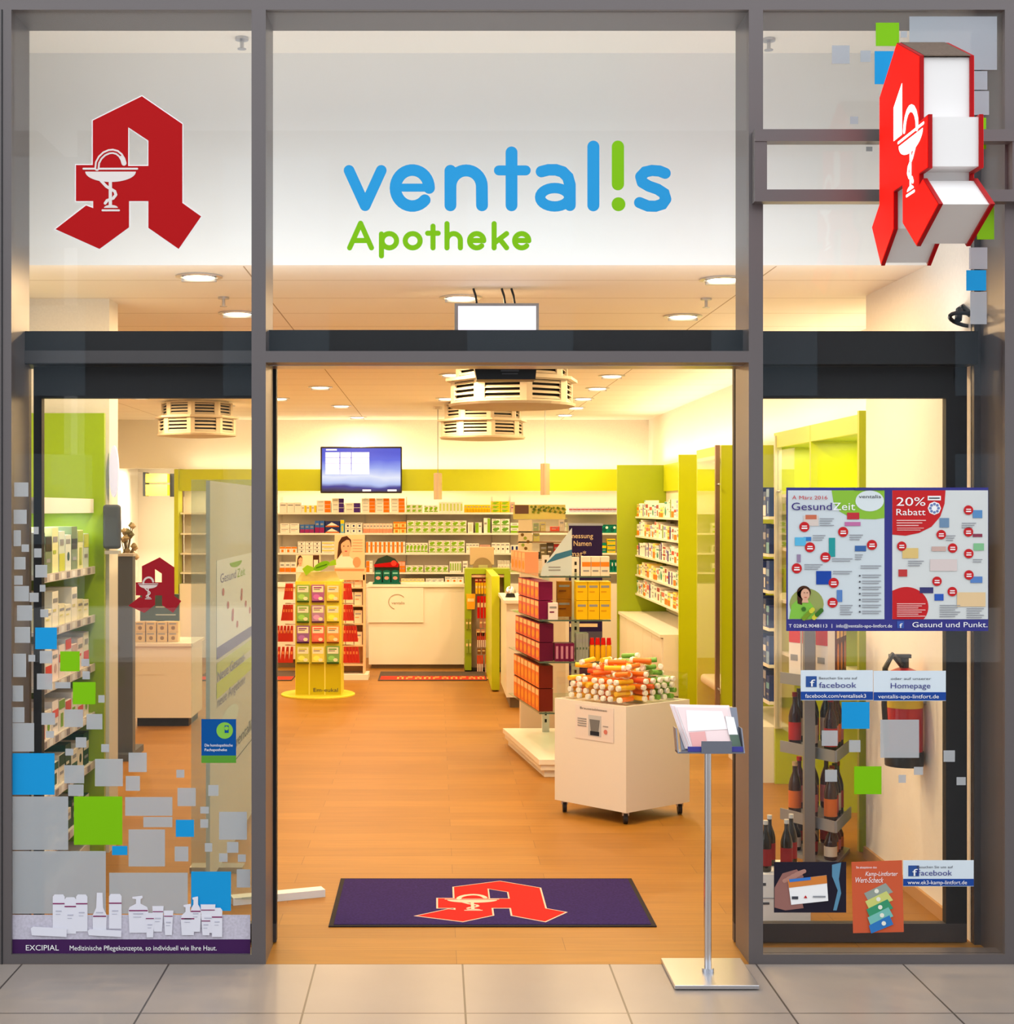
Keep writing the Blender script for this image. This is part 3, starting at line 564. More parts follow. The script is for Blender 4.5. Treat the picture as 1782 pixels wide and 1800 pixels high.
# ================================================================ CEILING FITTINGS
LAMP_ON = mat((255, 226, 180), .4, 0, 9.0)
def downlight(X, Y, label):
    r = thing('downlight', label, 'ceiling light', (X, Y, ZC), 'recessed ceiling spotlights')
    n = 20; rim = [(0.115, 0), (0.115, -.006), (0.092, -.008), (0.09, 0.0)]
    mb = MB(); mb.lathe(rim, (X, Y, ZC - .0005), STEEL, 20); mb.build('rim', r, True)
    MB().cyl((X, Y, ZC - .009), (X, Y, ZC - .012), .078, LAMP_ON, n=20).build('bulb', r)
    MB().box(X - .085, X + .085, Y - .012, Y + .012, ZC - .03, ZC - .013, STEEL).build('yoke', r)
    area_light('lamp_light', (X, Y, ZC - .035), (0, 0, 0), .14, .14, LAMP_W, WARM, r)
DL = [(350, 485), (418, 550), (490, 700), (563, 680), (600, 713), (628, 733), (810, 522), (795, 658), (785, 700), (1270, 490), (1200, 555), (1075, 660), (1050, 682), (1025, 700), (1012, 716), (993, 729), (247, 697), (395, 713)]
DLN = ['above the emblem pane nearest the glass front', 'behind the first lamp over the emblem pane', 'at the edge of the doorway near the frame post', 'beyond the hanging sign over the candy stand', 'second in the row leading to the wall screen', 'closest to the back wall above the wall screen', 'glowing beside the hanging sign box', 'glowing beside the first fan unit', 'small, beside the rim of the first fan unit', 'by the post of the poster pane, nearest the glass', 'just behind the lamp by the poster pane post', 'first of the row past the fan units', 'second of the row past the fan units', 'third of the row past the fan units', 'fourth of the row past the fan units', 'last of the row before the back wall', 'seen over the green shelving end panel', 'next to the slatted unit over the side counter']
for (px, py), n_ in zip(DL, DLN):
    t = (ZC - EYE) * F / (CY - py); downlight(XX(px, t), t - D, 'recessed round ceiling spotlight ' + n_)
# hidden part of the lamp rows (behind the header)
for X, Y, n_ in ((-1.12, 4.6, 'on the emblem side'), (.14, 4.4, 'in the middle row'), (1.46, 4.6, 'on the poster side'), (-2.9, 7.2, 'over the side counter')):
    downlight(X, Y, 'recessed round ceiling spotlight above the door header ' + n_)
def sprinkler(px, py, z, label):
    t = (z - EYE) * F / (CY - py); o = P(px, py, t)
    r = thing('sprinkler_head', label, 'sprinkler', o, 'ceiling sprinklers')
    MB().cyl(o, o + Vector((0, 0, -.012)), .03, STEEL).build('escutcheon', r)
    MB().cyl(o + Vector((0, 0, -.012)), o + Vector((0, 0, -.05)), .009, STEEL, n=10).cyl(o + Vector((0, 0, -.05)), o + Vector((0, 0, -.053)), .02, STEEL).build('nozzle', r)
sprinkler(425, 66, 3.99, 'small sprinkler head on the soffit above the emblem pane'); sprinkler(1351, 68, 3.99, 'small sprinkler head on the soffit above the poster pane')
sprinkler(393, 522, 3.0, 'sprinkler head on the shop ceiling above the emblem side'); sprinkler(1241, 524, 3.0, 'sprinkler head on the shop ceiling near the poster pane post')

def fan_unit(X, Y, R, z0, label, turn=10):
    r = thing('ceiling_fan_unit', label, 'air conditioner', (X, Y, z0), 'slatted octagonal fan coil units')
    IV = mat((204, 190, 168), .5); a0 = math.radians(turn)
    oc = lambda rr: [(X + rr * math.cos(a0 + i * math.pi / 4), Y + rr * math.sin(a0 + i * math.pi / 4)) for i in range(8)]
    for (ra, za, zb_, nm) in ((R * .98, z0 + .03, z0 + .2, 'lower_drum'), (R * .9, z0 + .215, ZC - .02, 'upper_drum')):
        q = MB().prism(oc(ra * .9), za, zb_, DARK).build(nm, r)
        mb = MB(); mp = MB(); pts = oc(ra); h = zb_ - za
        for i in range(8):
            a, b = Vector((*pts[i], 0)), Vector((*pts[(i + 1) % 8], 0)); d = b - a; nn = Vector((d.y, -d.x, 0)).normalized(); w = d.length; d = d / w
            def slab(mbx, u0, u1, v0, v1, th, tilt=0.0):
                P0 = [a + d * u0 + Vector((0, 0, v0)), a + d * u1 + Vector((0, 0, v0)), a + d * u1 + Vector((0, 0, v1)) - nn * tilt, a + d * u0 + Vector((0, 0, v1)) - nn * tilt]
                mbx.add(P0 + [p - nn * th for p in P0], [(0, 1, 2, 3), (7, 6, 5, 4), (0, 4, 5, 1), (1, 5, 6, 2), (2, 6, 7, 3), (3, 7, 4, 0)], IV)
            k = 4 if nm == 'lower_drum' else 4
            for j in range(k):
                s_ = h / (k + .6); slab(mb, w * .13, w * .87, za + s_ * (j + .55), za + s_ * (j + 1.1), .006, .018)
            slab(mp, 0, w * .14, za, zb_, .02); slab(mp, w * .86, w, za, zb_, .02); slab(mp, w * .13, w * .87, za, za + h * .1, .02); slab(mp, w * .13, w * .87, zb_ - h * .08, zb_, .02)
        mp.build('louver_frame', q); mb.build('louver_slat', q)
    MB().prism(oc(R * 1.06), z0 + .195, z0 + .215, IV).build('collar', r)
    MB().lathe([(R * .6, 0), (R * .98, .012), (R * 1.0, .03)], (X, Y, z0), IV, 32).build('bottom_plate', r)
    MB().cyl((X, Y, ZC - .02), (X, Y, ZC), R * .8, IV, n=24).build('mounting_ring', r)
fan_unit(XX(900, 11.0), 11.0 - D, .47, 2.60, 'large octagonal slatted fan unit closest to the door under the ceiling')
fan_unit(XX(848, 16.0), 16.0 - D, .46, 2.60, 'second octagonal slatted fan unit hanging deeper in the shop')
fan_unit(XX(346, 15.8), 15.8 - D, .42, 2.62, 'octagonal slatted fan unit over the side counter seen through the emblem pane', 0)

# hanging lit sign box just inside the door
t = 7.67; r = thing('hanging_light_box', 'blank lavender lit sign box hung on wires behind the transom', 'sign', P(873, 630, t))
MB().box(XX(799, t), XX(947, t), t - D, t - D + .07, ZZ(628, t), ZZ(533, t), GREY).build('casing', r)
MB().rect(FT(t), 805, 538, 942, 624, mat((226, 226, 246), .4, 0, .75), 2).build('lit_panel', r)
for px in (838, 888, 905):
    MB().tube([(XX(px, t), t - D + .03, ZZ(533, t)), (XX(px - 2, t), t - D + .03, ZZ(518, t)), (XX(px - 6, t), t - D + .03, ZC - .001)], .006, DARK, 6).build('hanging_wire', r)
# motion sensor under the header
r = thing('door_sensor', 'black box sensor under the middle of the door header', 'sensor', (XX(888, D + .45), .45, ZZ(667, D + .45)))
tt = D + .43
MB().add([P(832, 636, tt), P(944, 636, tt), P(941, 667, tt), P(838, 667, tt)] + [P(832, 636, tt) + Vector((0, .12, 0)), P(944, 636, tt) + Vector((0, .12, 0)), P(941, 667, tt) + Vector((0, .12, 0)), P(838, 667, tt) + Vector((0, .12, 0))], [(0, 1, 2, 3), (7, 6, 5, 4), (0, 4, 5, 1), (1, 5, 6, 2), (2, 6, 7, 3), (3, 7, 4, 0)], BLACK).build('casing', r)
MB().rect(FT(tt), 880, 650, 912, 653, mat((90, 92, 96)), 2).rect(FT(tt), 882, 656, 910, 658, mat((90, 92, 96)), 2).build('lens', r)
MB().box(XX(834, tt), XX(943, tt), .42, .55, ZZ(636, tt), ZZ(627, tt), BLACK).build('bracket', r)

# ================================================================ BACK WALL
TB = BACK + D                       # depth of the back wall
t_s = TB - .32                      # shelf fronts
zgb, zgt = ZZ(863, TB - .35), ZZ(825, TB - .35)
LIMEW = mat((194, 208, 0), .35)
sx0, sx1 = -3.2, 2.70
o = MB().box(sx0, sx1, BACK - .37, BACK - .34, zgb, zgt, LIMEW).build('fascia_panel'); tag(o, 'long lime green fascia band running along the back wall above the shelves', 'panel')
area_light('cove_light', ((sx0 + sx1) / 2, BACK - .16, zgt + .0), (math.radians(172), 0, 0), sx1 - sx0 - .1, .12, COVE_W * .3, (1, .74, .52))
area_light('shelf_light', ((sx0 + sx1) / 2, BACK - .22, zgb + .02), (0, 0, 0), sx1 - sx0 - .1, .1, 14, (1, .80, .52))
r = thing('wall_shelving', 'white wall shelving with four long shelves behind the counters', 'shelf', ((sx0 + sx1) / 2, BACK, 0))
MB().box(sx0, sx1, BACK - .03, BACK, .3, zgb, mat((226, 218, 204), .6)).build('back_panel', r)
SH = [ZZ(y, t_s) for y in (901, 937, 972, 1006)]
for z in SH:
    MB().box(sx0, sx1, BACK - .32, BACK - .03, z - .022, z, LACQ).build('shelf_board', r)
MB().box(sx0, sx1, BACK - .38, BACK - .03, .0, ZZ(1026, t_s), LACQ).build('base_cabinet', r)
for px in (492, 641, 714, 865, 897): MB().box(XX(px, t_s) - .006, XX(px, t_s) + .006, BACK - .31, BACK - .03, ZZ(1026, t_s), SH[0] + .2, ACRYLIC).build('divider', r)

OR_, GRN, YEL, PUR, NAV, TEA, PNK, WHI = (240, 124, 20), (130, 184, 30), (244, 206, 20), (70, 40, 130), (36, 48, 110), (10, 130, 110), (236, 170, 150), (240, 238, 232)
_cm = {}
def carton(w, h, d, style, base, acc):
    k = (round(w, 3), round(h, 3), round(d, 3), style, base, acc)
    if k in _cm: return _cm[k]
    B, A = mat(base, .5), mat(acc, .5); mb = MB(); mb.box(-w / 2, w / 2, 0, d, 0, h, B)
    fr = Fr((-w / 2, 0, h), (1, 0, 0), (0, 0, -1), (0, -1, 0), 0, 0, 1); l = 1.5
    R = lambda a, b, c, e, m=A, l=1.5: mb.rect(fr, w * a, h * b, w * c, h * e, m, l)
    if style == 'right': R(.56, .02, .98, .98); R(.1, .3, .46, .42, GREY)
    elif style == 'left': R(.02, .02, .52, .98); R(.6, .3, .9, .42, GREY)
    elif style == 'leaf':
        mb.circ(fr, w * .42, h * .5, w * .3, A, l, ry=h * .26, n=10); mb.circ(fr, w * .66, h * .38, w * .22, A, l + .6, ry=h * .19, n=10); R(.06, .78, .94, .92); R(.1, .1, .5, .2, GREY)
    elif style == 'dots': mb.circ(fr, w * .5, h * .6, min(w, h) * .2, A, l, n=10); R(.1, .12, .8, .24, GREY)
    elif style == 'bottom': R(.02, .55, .98, .98); R(.2, .2, .8, .35, GREY)
    elif style == 'top': R(.02, .02, .98, .4); R(.15, .6, .75, .7, GREY)
    elif style == 'half': R(.02, .02, .98, .3); R(.3, .45, .7, .9)
    elif style == 'band': R(.02, .28, .98, .52); R(.15, .7, .8, .78, GREY)
    elif style == 'narrow': R(.25, .15, .75, .85)
    elif style == 'mountain': mb.poly(fr, [(w * .1, h * .75), (w * .45, h * .2), (w * .9, h * .75)], A, l); R(.02, .82, .98, .98, mat(OR_, .5))
    elif style == 'wave': mb.circ(fr, w * .4, h * .6, w * .3, A, l, ry=h * .3, n=12); mb.circ(fr, w * .72, h * .35, w * .18, mat((235, 240, 240), .5), l + .6, ry=h * .16, n=10); R(.02, .02, .98, .14, A)
    elif style == 'tea': R(.03, .02, .97, .98); R(.1, .06, .9, .3, mat((250, 206, 150), .5), 2.2); mb.circ(fr, w * .5, h * .64, w * .3, mat((246, 160, 50), .5), 2.2, ry=h * .22, n=12)
    elif style == 'lines': R(.12, .2, .85, .32, GREY); R(.12, .5, .6, .58, A)
    elif style == 'wine': R(.1, .06, .9, .3, mat((250, 200, 120), .5)); mb.circ(fr, w * .5, h * .62, w * .32, A, l, ry=h * .24, n=12)
    _cm[k] = mb.mesh('carton'); return _cm[k]
ROWN = ['top', 'second', 'third', 'fourth', 'lowest']
DD = {'right': 'side-strip', 'left': 'edge-strip', 'leaf': 'leaf-print', 'dots': 'dotted', 'bottom': 'two-tone', 'top': 'top-banded', 'half': 'bold-barred', 'band': 'banded', 'narrow': 'slim', 'mountain': 'peak-print', 'wave': 'wave-print', 'lines': 'plain', 'plain': 'plain', 'wine': 'round-print'}
def cname(base, acc):
    N = {OR_: 'orange', GRN: 'green', YEL: 'yellow', PUR: 'purple', NAV: 'navy', TEA: 'teal', PNK: 'pink', WHI: 'white'}
    a, b = N.get(base, 'pale'), N.get(acc, 'grey'); return a if a == b else a + ' and ' + b
# (x0, x1, columns, stacked, height px, style, base, accent)
ROWS = [
 [(491, 530, 3, 1, 18, 'lines', WHI, WHI), (530, 556, 3, 1, 13, 'right', WHI, YEL), (556, 582, 1, 3, 21, 'right', WHI, OR_), (583, 605, 1, 3, 25, 'right', WHI, PUR), (606, 634, 1, 2, 17, 'right', WHI, PUR), (635, 660, 1, 4, 25, 'right', WHI, OR_), (660, 685, 1, 4, 25, 'right', WHI, OR_), (686, 712, 1, 4, 25, 'right', WHI, OR_), (713, 743, 3, 2, 14, 'leaf', WHI, GRN), (745, 770, 3, 1, 13, 'leaf', WHI, GRN), (771, 814, 7, 1, 19, 'narrow', WHI, (190, 214, 110)), (816, 862, 9, 1, 14, 'bottom', YEL, (210, 170, 10)), (863, 896, 2, 3, 20, 'leaf', YEL, GRN), (898, 905, 1, 1, 19, 'lines', PNK, PUR), (1000, 1084, 12, 1, 9, 'band', (190, 200, 226), (170, 70, 80))],
 [(492, 526, 2, 2, 17, 'lines', WHI, PNK), (527, 552, 3, 1, 15, 'bottom', (60, 110, 190), (150, 40, 110)), (553, 570, 2, 1, 22, 'bottom', (50, 100, 190), (150, 30, 100)), (571, 597, 1, 2, 21, 'mountain', NAV, WHI), (598, 605, 1, 1, 24, 'half', (110, 180, 210), YEL), (606, 637, 3, 2, 18, 'dots', WHI, NAV), (638, 690, 9, 1, 17, 'bottom', (246, 216, 200), (236, 150, 120)), (691, 714, 2, 2, 20, 'half', (250, 214, 130), OR_), (715, 820, 8, 2, 22, 'leaf', WHI, GRN), (822, 832, 1, 1, 19, 'narrow', WHI, (200, 214, 190)), (835, 847, 1, 1, 19, 'left', WHI, GRN), (850, 862, 1, 1, 27, 'right', WHI, GRN), (864, 896, 2, 2, 25, 'leaf', WHI, (100, 160, 50)), (897, 912, 1, 2, 18, 'bottom', WHI, GRN), (1003, 1084, 6, 1, 15, 'wave', TEA, (0, 90, 80))],
 [(491, 522, 3, 1, 11, 'half', WHI, OR_), (523, 564, 3, 3, 20, 'dots', WHI, (60, 40, 60)), (565, 588, 1, 3, 20, 'band', WHI, YEL), (643, 712, 9, 1, 20, 'left', WHI, OR_), (713, 752, 6, 1, 18, 'leaf', WHI, GRN), (753, 817, 5, 2, 22, 'leaf', WHI, GRN), (819, 842, 4, 1, 17, 'dots', WHI, YEL), (843, 862, 1, 2, 14, 'lines', PNK, WHI), (864, 896, 4, 1, 18, 'dots', WHI, (60, 40, 40)), (897, 912, 2, 1, 14, 'narrow', WHI, NAV), (1058, 1066, 1, 1, 18, 'band', TEA, YEL), (1067, 1082, 1, 3, 25, 'band', YEL, TEA)],
 [(491, 520, 3, 1, 18, 'bottom', WHI, OR_), (643, 655, 1, 2, 20, 'left', WHI, OR_), (700, 712, 2, 1, 19, 'top', OR_, PNK), (713, 744, 3, 1, 12, 'leaf', WHI, GRN), (746, 788, 4, 1, 12, 'leaf', WHI, GRN), (790, 811, 5, 1, 19, 'narrow', WHI, GRN), (813, 822, 1, 1, 20, 'lines', WHI, NAV), (875, 896, 4, 1, 21, 'half', WHI, (200, 200, 190)), (897, 912, 1, 1, 16, 'bottom', WHI, GRN), (1066, 1084, 3, 1, 22, 'wave', TEA, (0, 90, 80))],
 [(705, 746, 6, 1, 9, 'bottom', (250, 230, 180), YEL), (748, 780, 3, 1, 9, 'lines', WHI, NAV), (782, 815, 3, 1, 12, 'dots', WHI, OR_)]]
SHZ = SH + [ZZ(1026, t_s)]
for ri, row in enumerate(ROWS):
    k = 0
    for x0, x1, n, st, hp, sty, ba, ac in row:
        w = (x1 - x0) / n * t_s / F; h = hp / st * t_s / F
        me = carton(w * .955, h * .97, .16, sty, ba, ac)
        for i in range(n):
            k += 1
            for j in range(st):
                la = '%s %s carton, %s stack on the %s back wall shelf' % (cname(ba, ac), DD[sty], ordw(k), ROWN[ri])
                if st > 1: la += ', %s up' % ordw(j + 1)
                place(me, 'medicine_carton', la, 'carton', (XX(x0, t_s) + w * (i + .5), t_s - D + .012, SHZ[ri] + .001 + h * j), 0, 'cartons on the %s back wall shelf' % ROWN[ri])

# wall screen
t = TB - .55; fr = FT(t); r = thing('wall_screen', 'flat screen with blue landscape slide on the back wall above the shelves', 'television', P(635, 867, t))
MB().rbox(XX(563, t), XX(706.5, t), t - D, t - D + .06, ZZ(867, t), ZZ(785, t), .012, BLACK).build('bezel', r)
m = bpy.data.materials.new('screen_picture'); m.use_nodes = True; nt = m.node_tree; b = nt.nodes['Principled BSDF']; b.inputs['Base Color'].default_value = (.01, .01, .02, 1)
tc = nt.nodes.new('ShaderNodeTexCoord'); sp = nt.nodes.new('ShaderNodeSeparateXYZ'); nt.links.new(tc.outputs['Generated'], sp.inputs[0])
nz = nt.nodes.new('ShaderNodeTexNoise'); nz.inputs['Scale'].default_value = 2.2; nt.links.new(tc.outputs['Generated'], nz.inputs['Vector'])
ad = nt.nodes.new('ShaderNodeMath'); ad.operation = 'MULTIPLY_ADD'; ad.inputs[1].default_value = .22; nt.links.new(nz.outputs['Fac'], ad.inputs[0]); nt.links.new(sp.outputs['Z'], ad.inputs[2])
rp = nt.nodes.new('ShaderNodeValToRGB'); e = rp.color_ramp.elements; e[0].position = .12; e[0].color = (*lin((20, 24, 70)), 1); e[1].position = 1.05; e[1].color = (*lin((66, 84, 210)), 1)
for p_, c_ in ((.22, (40, 50, 150)), (.3, (170, 190, 240)), (.45, (225, 232, 250)), (.62, (150, 170, 240)), (.8, (84, 104, 224))):
    x = e.new(p_); x.color = (*lin(c_), 1)
nt.links.new(ad.outputs[0], rp.inputs['Fac']); nt.links.new(rp.outputs['Color'], b.inputs['Emission Color']); b.inputs['Emission Strength'].default_value = 1.0
MB().rect(fr, 566, 788, 704, 864, m, 3).build('display', r)
SCW = mat((214, 220, 240), .4, 0, .9)
mb = MB()
for a_, b_ in ((572, 596.5), (598, 616.5), (618, 649)):
    for j in range(4): mb.rect(fr, a_, 795 + j * 9.8, b_, 804.2 + j * 9.8, SCW, 5)
mb.build('table_graphic', r)
MB().rect(fr, 573, 789.5, 592, 792, SCW, 5).rect(fr, 637, 860.5, 652, 863.5, SCW, 5).rect(fr, 681, 860.5, 697, 863.5, SCW, 5).build('caption_bar', r)
# pendant lamps
def pendant(px, t, y0, y1, w, label):
    X, Y, z0, z1 = XX(px, t), t - D, ZZ(y1, t), ZZ(y0, t); rr = w / 2 * t / F
    r = thing('pendant_lamp', label, 'pendant lamp', (X, Y, z0), 'cylinder pendants over the counters')
    MB().lathe([(rr * .8, .02), (rr * .86, 0), (rr, 0), (rr, z1 - z0), (rr * .3, z1 - z0 + .005)], (X, Y, z0), mat((206, 186, 160), .3, .6), 20).build('lamp_shade', r, True)
    MB().cyl((X, Y, z0 + .022), (X, Y, z0 + .02), rr * .78, mat((255, 224, 170), .4, 0, 4)).build('bulb', r)
    MB().cyl((X, Y, z1), (X, Y, ZC - .03), .004, GREY, n=6).build('cord', r); MB().cyl((X, Y, ZC - .03), (X, Y, ZC), .05, WHITE).build('canopy', r)
pendant(769.5, 16.6, 832, 878, 14.5, 'thin brushed cylinder pendant lamp beside the wall screen'); pendant(958, 15.6, 815, 870, 16.5, 'brushed cylinder pendant lamp in front of the green fascia past the fan units')

# ================================================================ COUNTERS
KICK = mat((120, 104, 84), .6)
t = 17.4; X0, X1, zt = XX(648, t), XX(815.4, t), ZZ(1027, t)
r = thing('service_counter', 'white lacquered service counter with round logo facing the entrance', 'counter', ((X0 + X1) / 2, t - D, 0))
MB().box(X0, X1, t - D, t - D + .55, ZZ(1168, t), zt - .03, LACQ).build('body', r)
MB().box(X0 - .02, X1, t - D - .03, t - D + .58, zt - .03, zt, LACQ).build('countertop', r)
MB().box(X0 + .03, X1, t - D + .04, t - D + .52, 0, ZZ(1168, t), KICK).build('plinth', r)
q = MB().box(X0 - .01, XX(744, t), t - D - .02, t - D - .001, ZZ(1094, t), zt - .035, LACQ).build('front_panel', r)
fr = FT(t - .022); mb = MB(); mb.stroke(fr, arc(698, 1058, 15, 13, 40, 250, 24), 1.2, mat((170, 150, 130)), 2); mb.text(fr, 'ventalis', 688, 711, 1062, mat((150, 130, 110)), 2, h=5); mb.build('logo', q)
# green framed merchandise bay
t = 17.0; r = thing('green_display_bay', 'lime framed bay with hanging goods between the two white counters', 'display', (XX(855, t), t - D, 0))
za, zb_ = ZZ(1000, t), ZZ(1178, t); LG = mat((150, 176, 10), .35)
MB().box(XX(817, t), XX(828.5, t), t - D, t - D + .4, zb_, za, LG).build('side_panel', r); MB().box(XX(886, t), XX(897, t), t - D, t - D + .4, zb_, za, LG).build('side_panel', r)
MB().box(XX(828.5, t), XX(886, t), t - D, t - D + .4, ZZ(1009, t), za, LG).build('top_panel', r)
MB().box(XX(828.5, t), XX(886, t), t - D + .3, t - D + .33, zb_, ZZ(1009, t), mat((214, 190, 166), .6)).build('back_panel', r)
MB().box(XX(828.5, t), XX(886, t), t - D + .02, t - D + .29, ZZ(1015, t), ZZ(1010, t), mat((230, 190, 170), .5)).build('shelf_board', r)
MB().box(XX(817, t), XX(897, t), t - D + .03, t - D + .38, 0, zb_, DARK).build('plinth', r)
GOODS = [(834, 862, 1017, 1024, 4, (150, 40, 40), 'dark red item rail card at the top'), (835, 860, 1024, 1044, 5, (246, 190, 20), 'yellow battery pack'), (838, 862, 1048, 1087, 4, (214, 14, 18), 'bright red hanging pouch'), (818, 837, 1044, 1071, 1, (240, 170, 40), 'orange and white hanging bag'), (818, 829, 1088, 1106, 2, (150, 150, 60), 'small mixed green hanging card'), (842, 862, 1088, 1104, 3, (190, 130, 110), 'pink speckled hanging card'), (836, 862, 1106, 1118, 3, (206, 150, 120), 'pale blister card'), (838, 862, 1112, 1138, 7, (200, 60, 40), 'red and white toothbrush pack'), (818, 829, 1124, 1148, 2, (150, 170, 70), 'green small pouch'), (838, 862, 1140, 1150, 3, (140, 90, 50), 'brown pouch'), (838, 849, 1152, 1182, 3, (226, 80, 40), 'red topped brush pack'), (852, 860, 1152, 1182, 2, (230, 90, 50), 'red white brush pack')]
for a, b, y0, y1, n, c, la in GOODS:
    w = (b - a) / n
    for i in range(n):
        mb = MB(); f2 = FT(t + .02 if a > 829 else t - .0215); x = a + w * i; M = mat(c, .4)
        mb.poly(f2, [(x + w * .08, y0), (x + w * .92, y0), (x + w * .86, y1), (x + w * .14, y1)], M, 1, th=.02); 
        if 'brush' in la: mb.rect(f2, x + w * .25, (y0 + y1) / 2, x + w * .75, y1 - .5, PWHITE, 3)
        else: mb.rect(f2, x + w * .2, y0 + (y1 - y0) * .3, x + w * .8, y0 + (y1 - y0) * .5, mat((246, 220, 170), .5), 3)
        tag(mb.build('hanging_pack'), la + ' in the lime bay, %s on its hook' % ordw(i + 1), 'merchandise', 'goods hanging in the green bay')
t = 15.2; o = MB().box(XX(864, t), XX(878, t), t - D, 17.0 - D - .01, ZZ(1213, t), ZZ(1013, t), LIMEW).build('end_panel')
tag(o, 'tall lime green end panel standing at the side of the second white counter', 'panel')
r = thing('side_counter', 'white counter behind the glass shelf stand, beside the lime end panel', 'counter', (1.0, 14.5 - D, 0))
MB().box(.665, 1.4, 13.95 - D, 15.15 - D, .1, .98, LACQ).build('body', r); MB().box(.64, 1.42, 13.9 - D, 15.18 - D, .98, 1.01, LACQ).build('countertop', r); MB().box(.7, 1.38, 13.99 - D, 15.1 - D, 0, .1, KICK).build('plinth', r)
r = thing('silver_bell', 'small silver dome on the white counter beside the lime panel', 'bell', (XX(897, 14.4), 14.4 - D, 1.01))
MB().lathe([(.05, 0), (.04, .035), (.012, .04)], (XX(897, 14.4), 14.4 - D, 1.01), DARK).build('base', r); MB().lathe([(.055, .04), (.05, .07), (.03, .1), (.006, .11)], (XX(897, 14.4), 14.4 - D, 1.01), CHROME, 20).build('dome', r, True)
# monitor on the counter seen from behind
t = 17.15; X = XX(848, t); r = thing('counter_monitor', 'beige computer monitor with rounded back above the green bay', 'monitor', (X, t - D + .35, za))
BE = mat((200, 176, 146), .5); y_ = t - D + .2
MB().rbox(X - .14, X + .14, y_, y_ + .05, za + .03, za + .24, .01, BE).build('screen_case', r)
fr = FT(t + .19); MB().circ(fr, 848, 998, 17, mat((150, 128, 100), .5), 2, ry=18, a0=0, a1=180, th=.02).build('rear_hump', r); MB().rect(fr, 841, 993, 857, 999, mat((180, 176, 130), .5), 4, th=.004).build('label_plate', r)
MB().box(X - .03, X + .03, y_, y_ + .05, za + .001, za + .04, BE).build('stand', r)
# teal sweets display on the counter
t = 17.38; fr = FT(t); r = thing('sweets_display', 'dark teal counter display with three sweet bags and arched red header', 'display', P(680, 1027, t)); TL = mat((14, 96, 84), .4)
MB().box(XX(655, t), XX(704, t), t - D + .002, t - D + .16, zt, zt + .02, TL).build('tray', r)
MB().poly(FT(t + .12), [(658, 1024), (658, 992), (664, 982), (680, 976), (694, 982), (702, 992), (702, 1024)], mat((40, 60, 50), .4), 1, th=.01).build('header_card', r)
MB().poly(FT(t + .1), [(657, 992), (696, 987), (701, 991), (700, 997), (658, 997)], RED, 2).circ(FT(t + .1), 692, 990, 5, mat((200, 60, 50), .4), 4).build('header_strip', r)
for i in range(3):
    x = 658 + i * 15; q = MB().poly(FT(t + .05), [(x, 1004), (x + 6.5, 1002), (x + 13, 1004), (x + 13, 1024), (x, 1024)], TL, 1, th=.03).build('sweet_bag', r)
    MB().circ(FT(t + .05), x + 6.5, 1016, 4, mat((210, 150, 140), .4), 3, ry=3).rect(FT(t + .05), x + 2, 1006, x + 11, 1009, mat((120, 190, 180), .4), 3).build('print', q)
# counter behind the candy stand
t = 17.4; r = thing('corner_counter', 'white counter part hidden behind the yellow candy stand', 'counter', (-1.6, t - D + .2, 0))
MB().box(-2.3, XX(585, t), t - D + .1, t - D + .6, .1, .95, LACQ).build('body', r); MB().box(-2.32, XX(588, t), t - D + .07, t - D + .62, .95, .98, LACQ).build('countertop', r); MB().box(-2.26, XX(582, t), t - D + .14, t - D + .58, 0, .1, KICK).build('plinth', r)
# floor mats by the counters
MATG = mat((92, 78, 72), .9, noise=.2); MATR = mat((206, 58, 44), .9, noise=.1)
GFL = lambda Y0: Fr((0, 0, 0.013), (1, 0, 0), (0, 1, 0), (0, 0, 1), 0, 0, 1)
t0, t1 = 4879 / (1197 - CY), 17.35
r = thing('counter_mat', 'dark grey mat with red lettered border before the white service counter', 'doormat', (0, t0 - D + .4, 0))
MB().box(XX(664, t0), .56, t0 - D, 17.02 - D, .001, .009, MATG).build('carpet', r)
q = MB().box(XX(666, t0) + .01, .55, t0 - D + .05, t0 - D + .38, .009, .0105, MATR).build('border_print', r)
mb = MB(); OM = mat((250, 170, 100), .9); ya, yb = t0 - D + .1, t0 - D + .33
for i in range(11):      # worn, unreadable block letters
    x = XX(697, t0) + i * .098; k = i % 3
    mb.box(x, x + .022, ya, yb, .0105, .0115, OM); mb.box(x, x + .07, yb - .045, yb, .0105, .0115, OM)
    if k != 1: mb.box(x + .05, x + .072, ya, yb, .0105, .0115, OM)
    if k: mb.box(x, x + .07, (ya + yb) / 2 - .02, (ya + yb) / 2 + .02, .0105, .0115, OM)
mb.build('lettering', q)
o = MB().box(-2.6, XX(516, 16.4), 16.15 - D, 17.1 - D, .001, .01, MATG).box(-2.58, XX(515, 16.4), 16.2 - D, 16.5 - D, .009, .0105, MATR).build('counter_mat'); tag(o, 'dark grey mat with red border behind the candy stand', 'doormat')
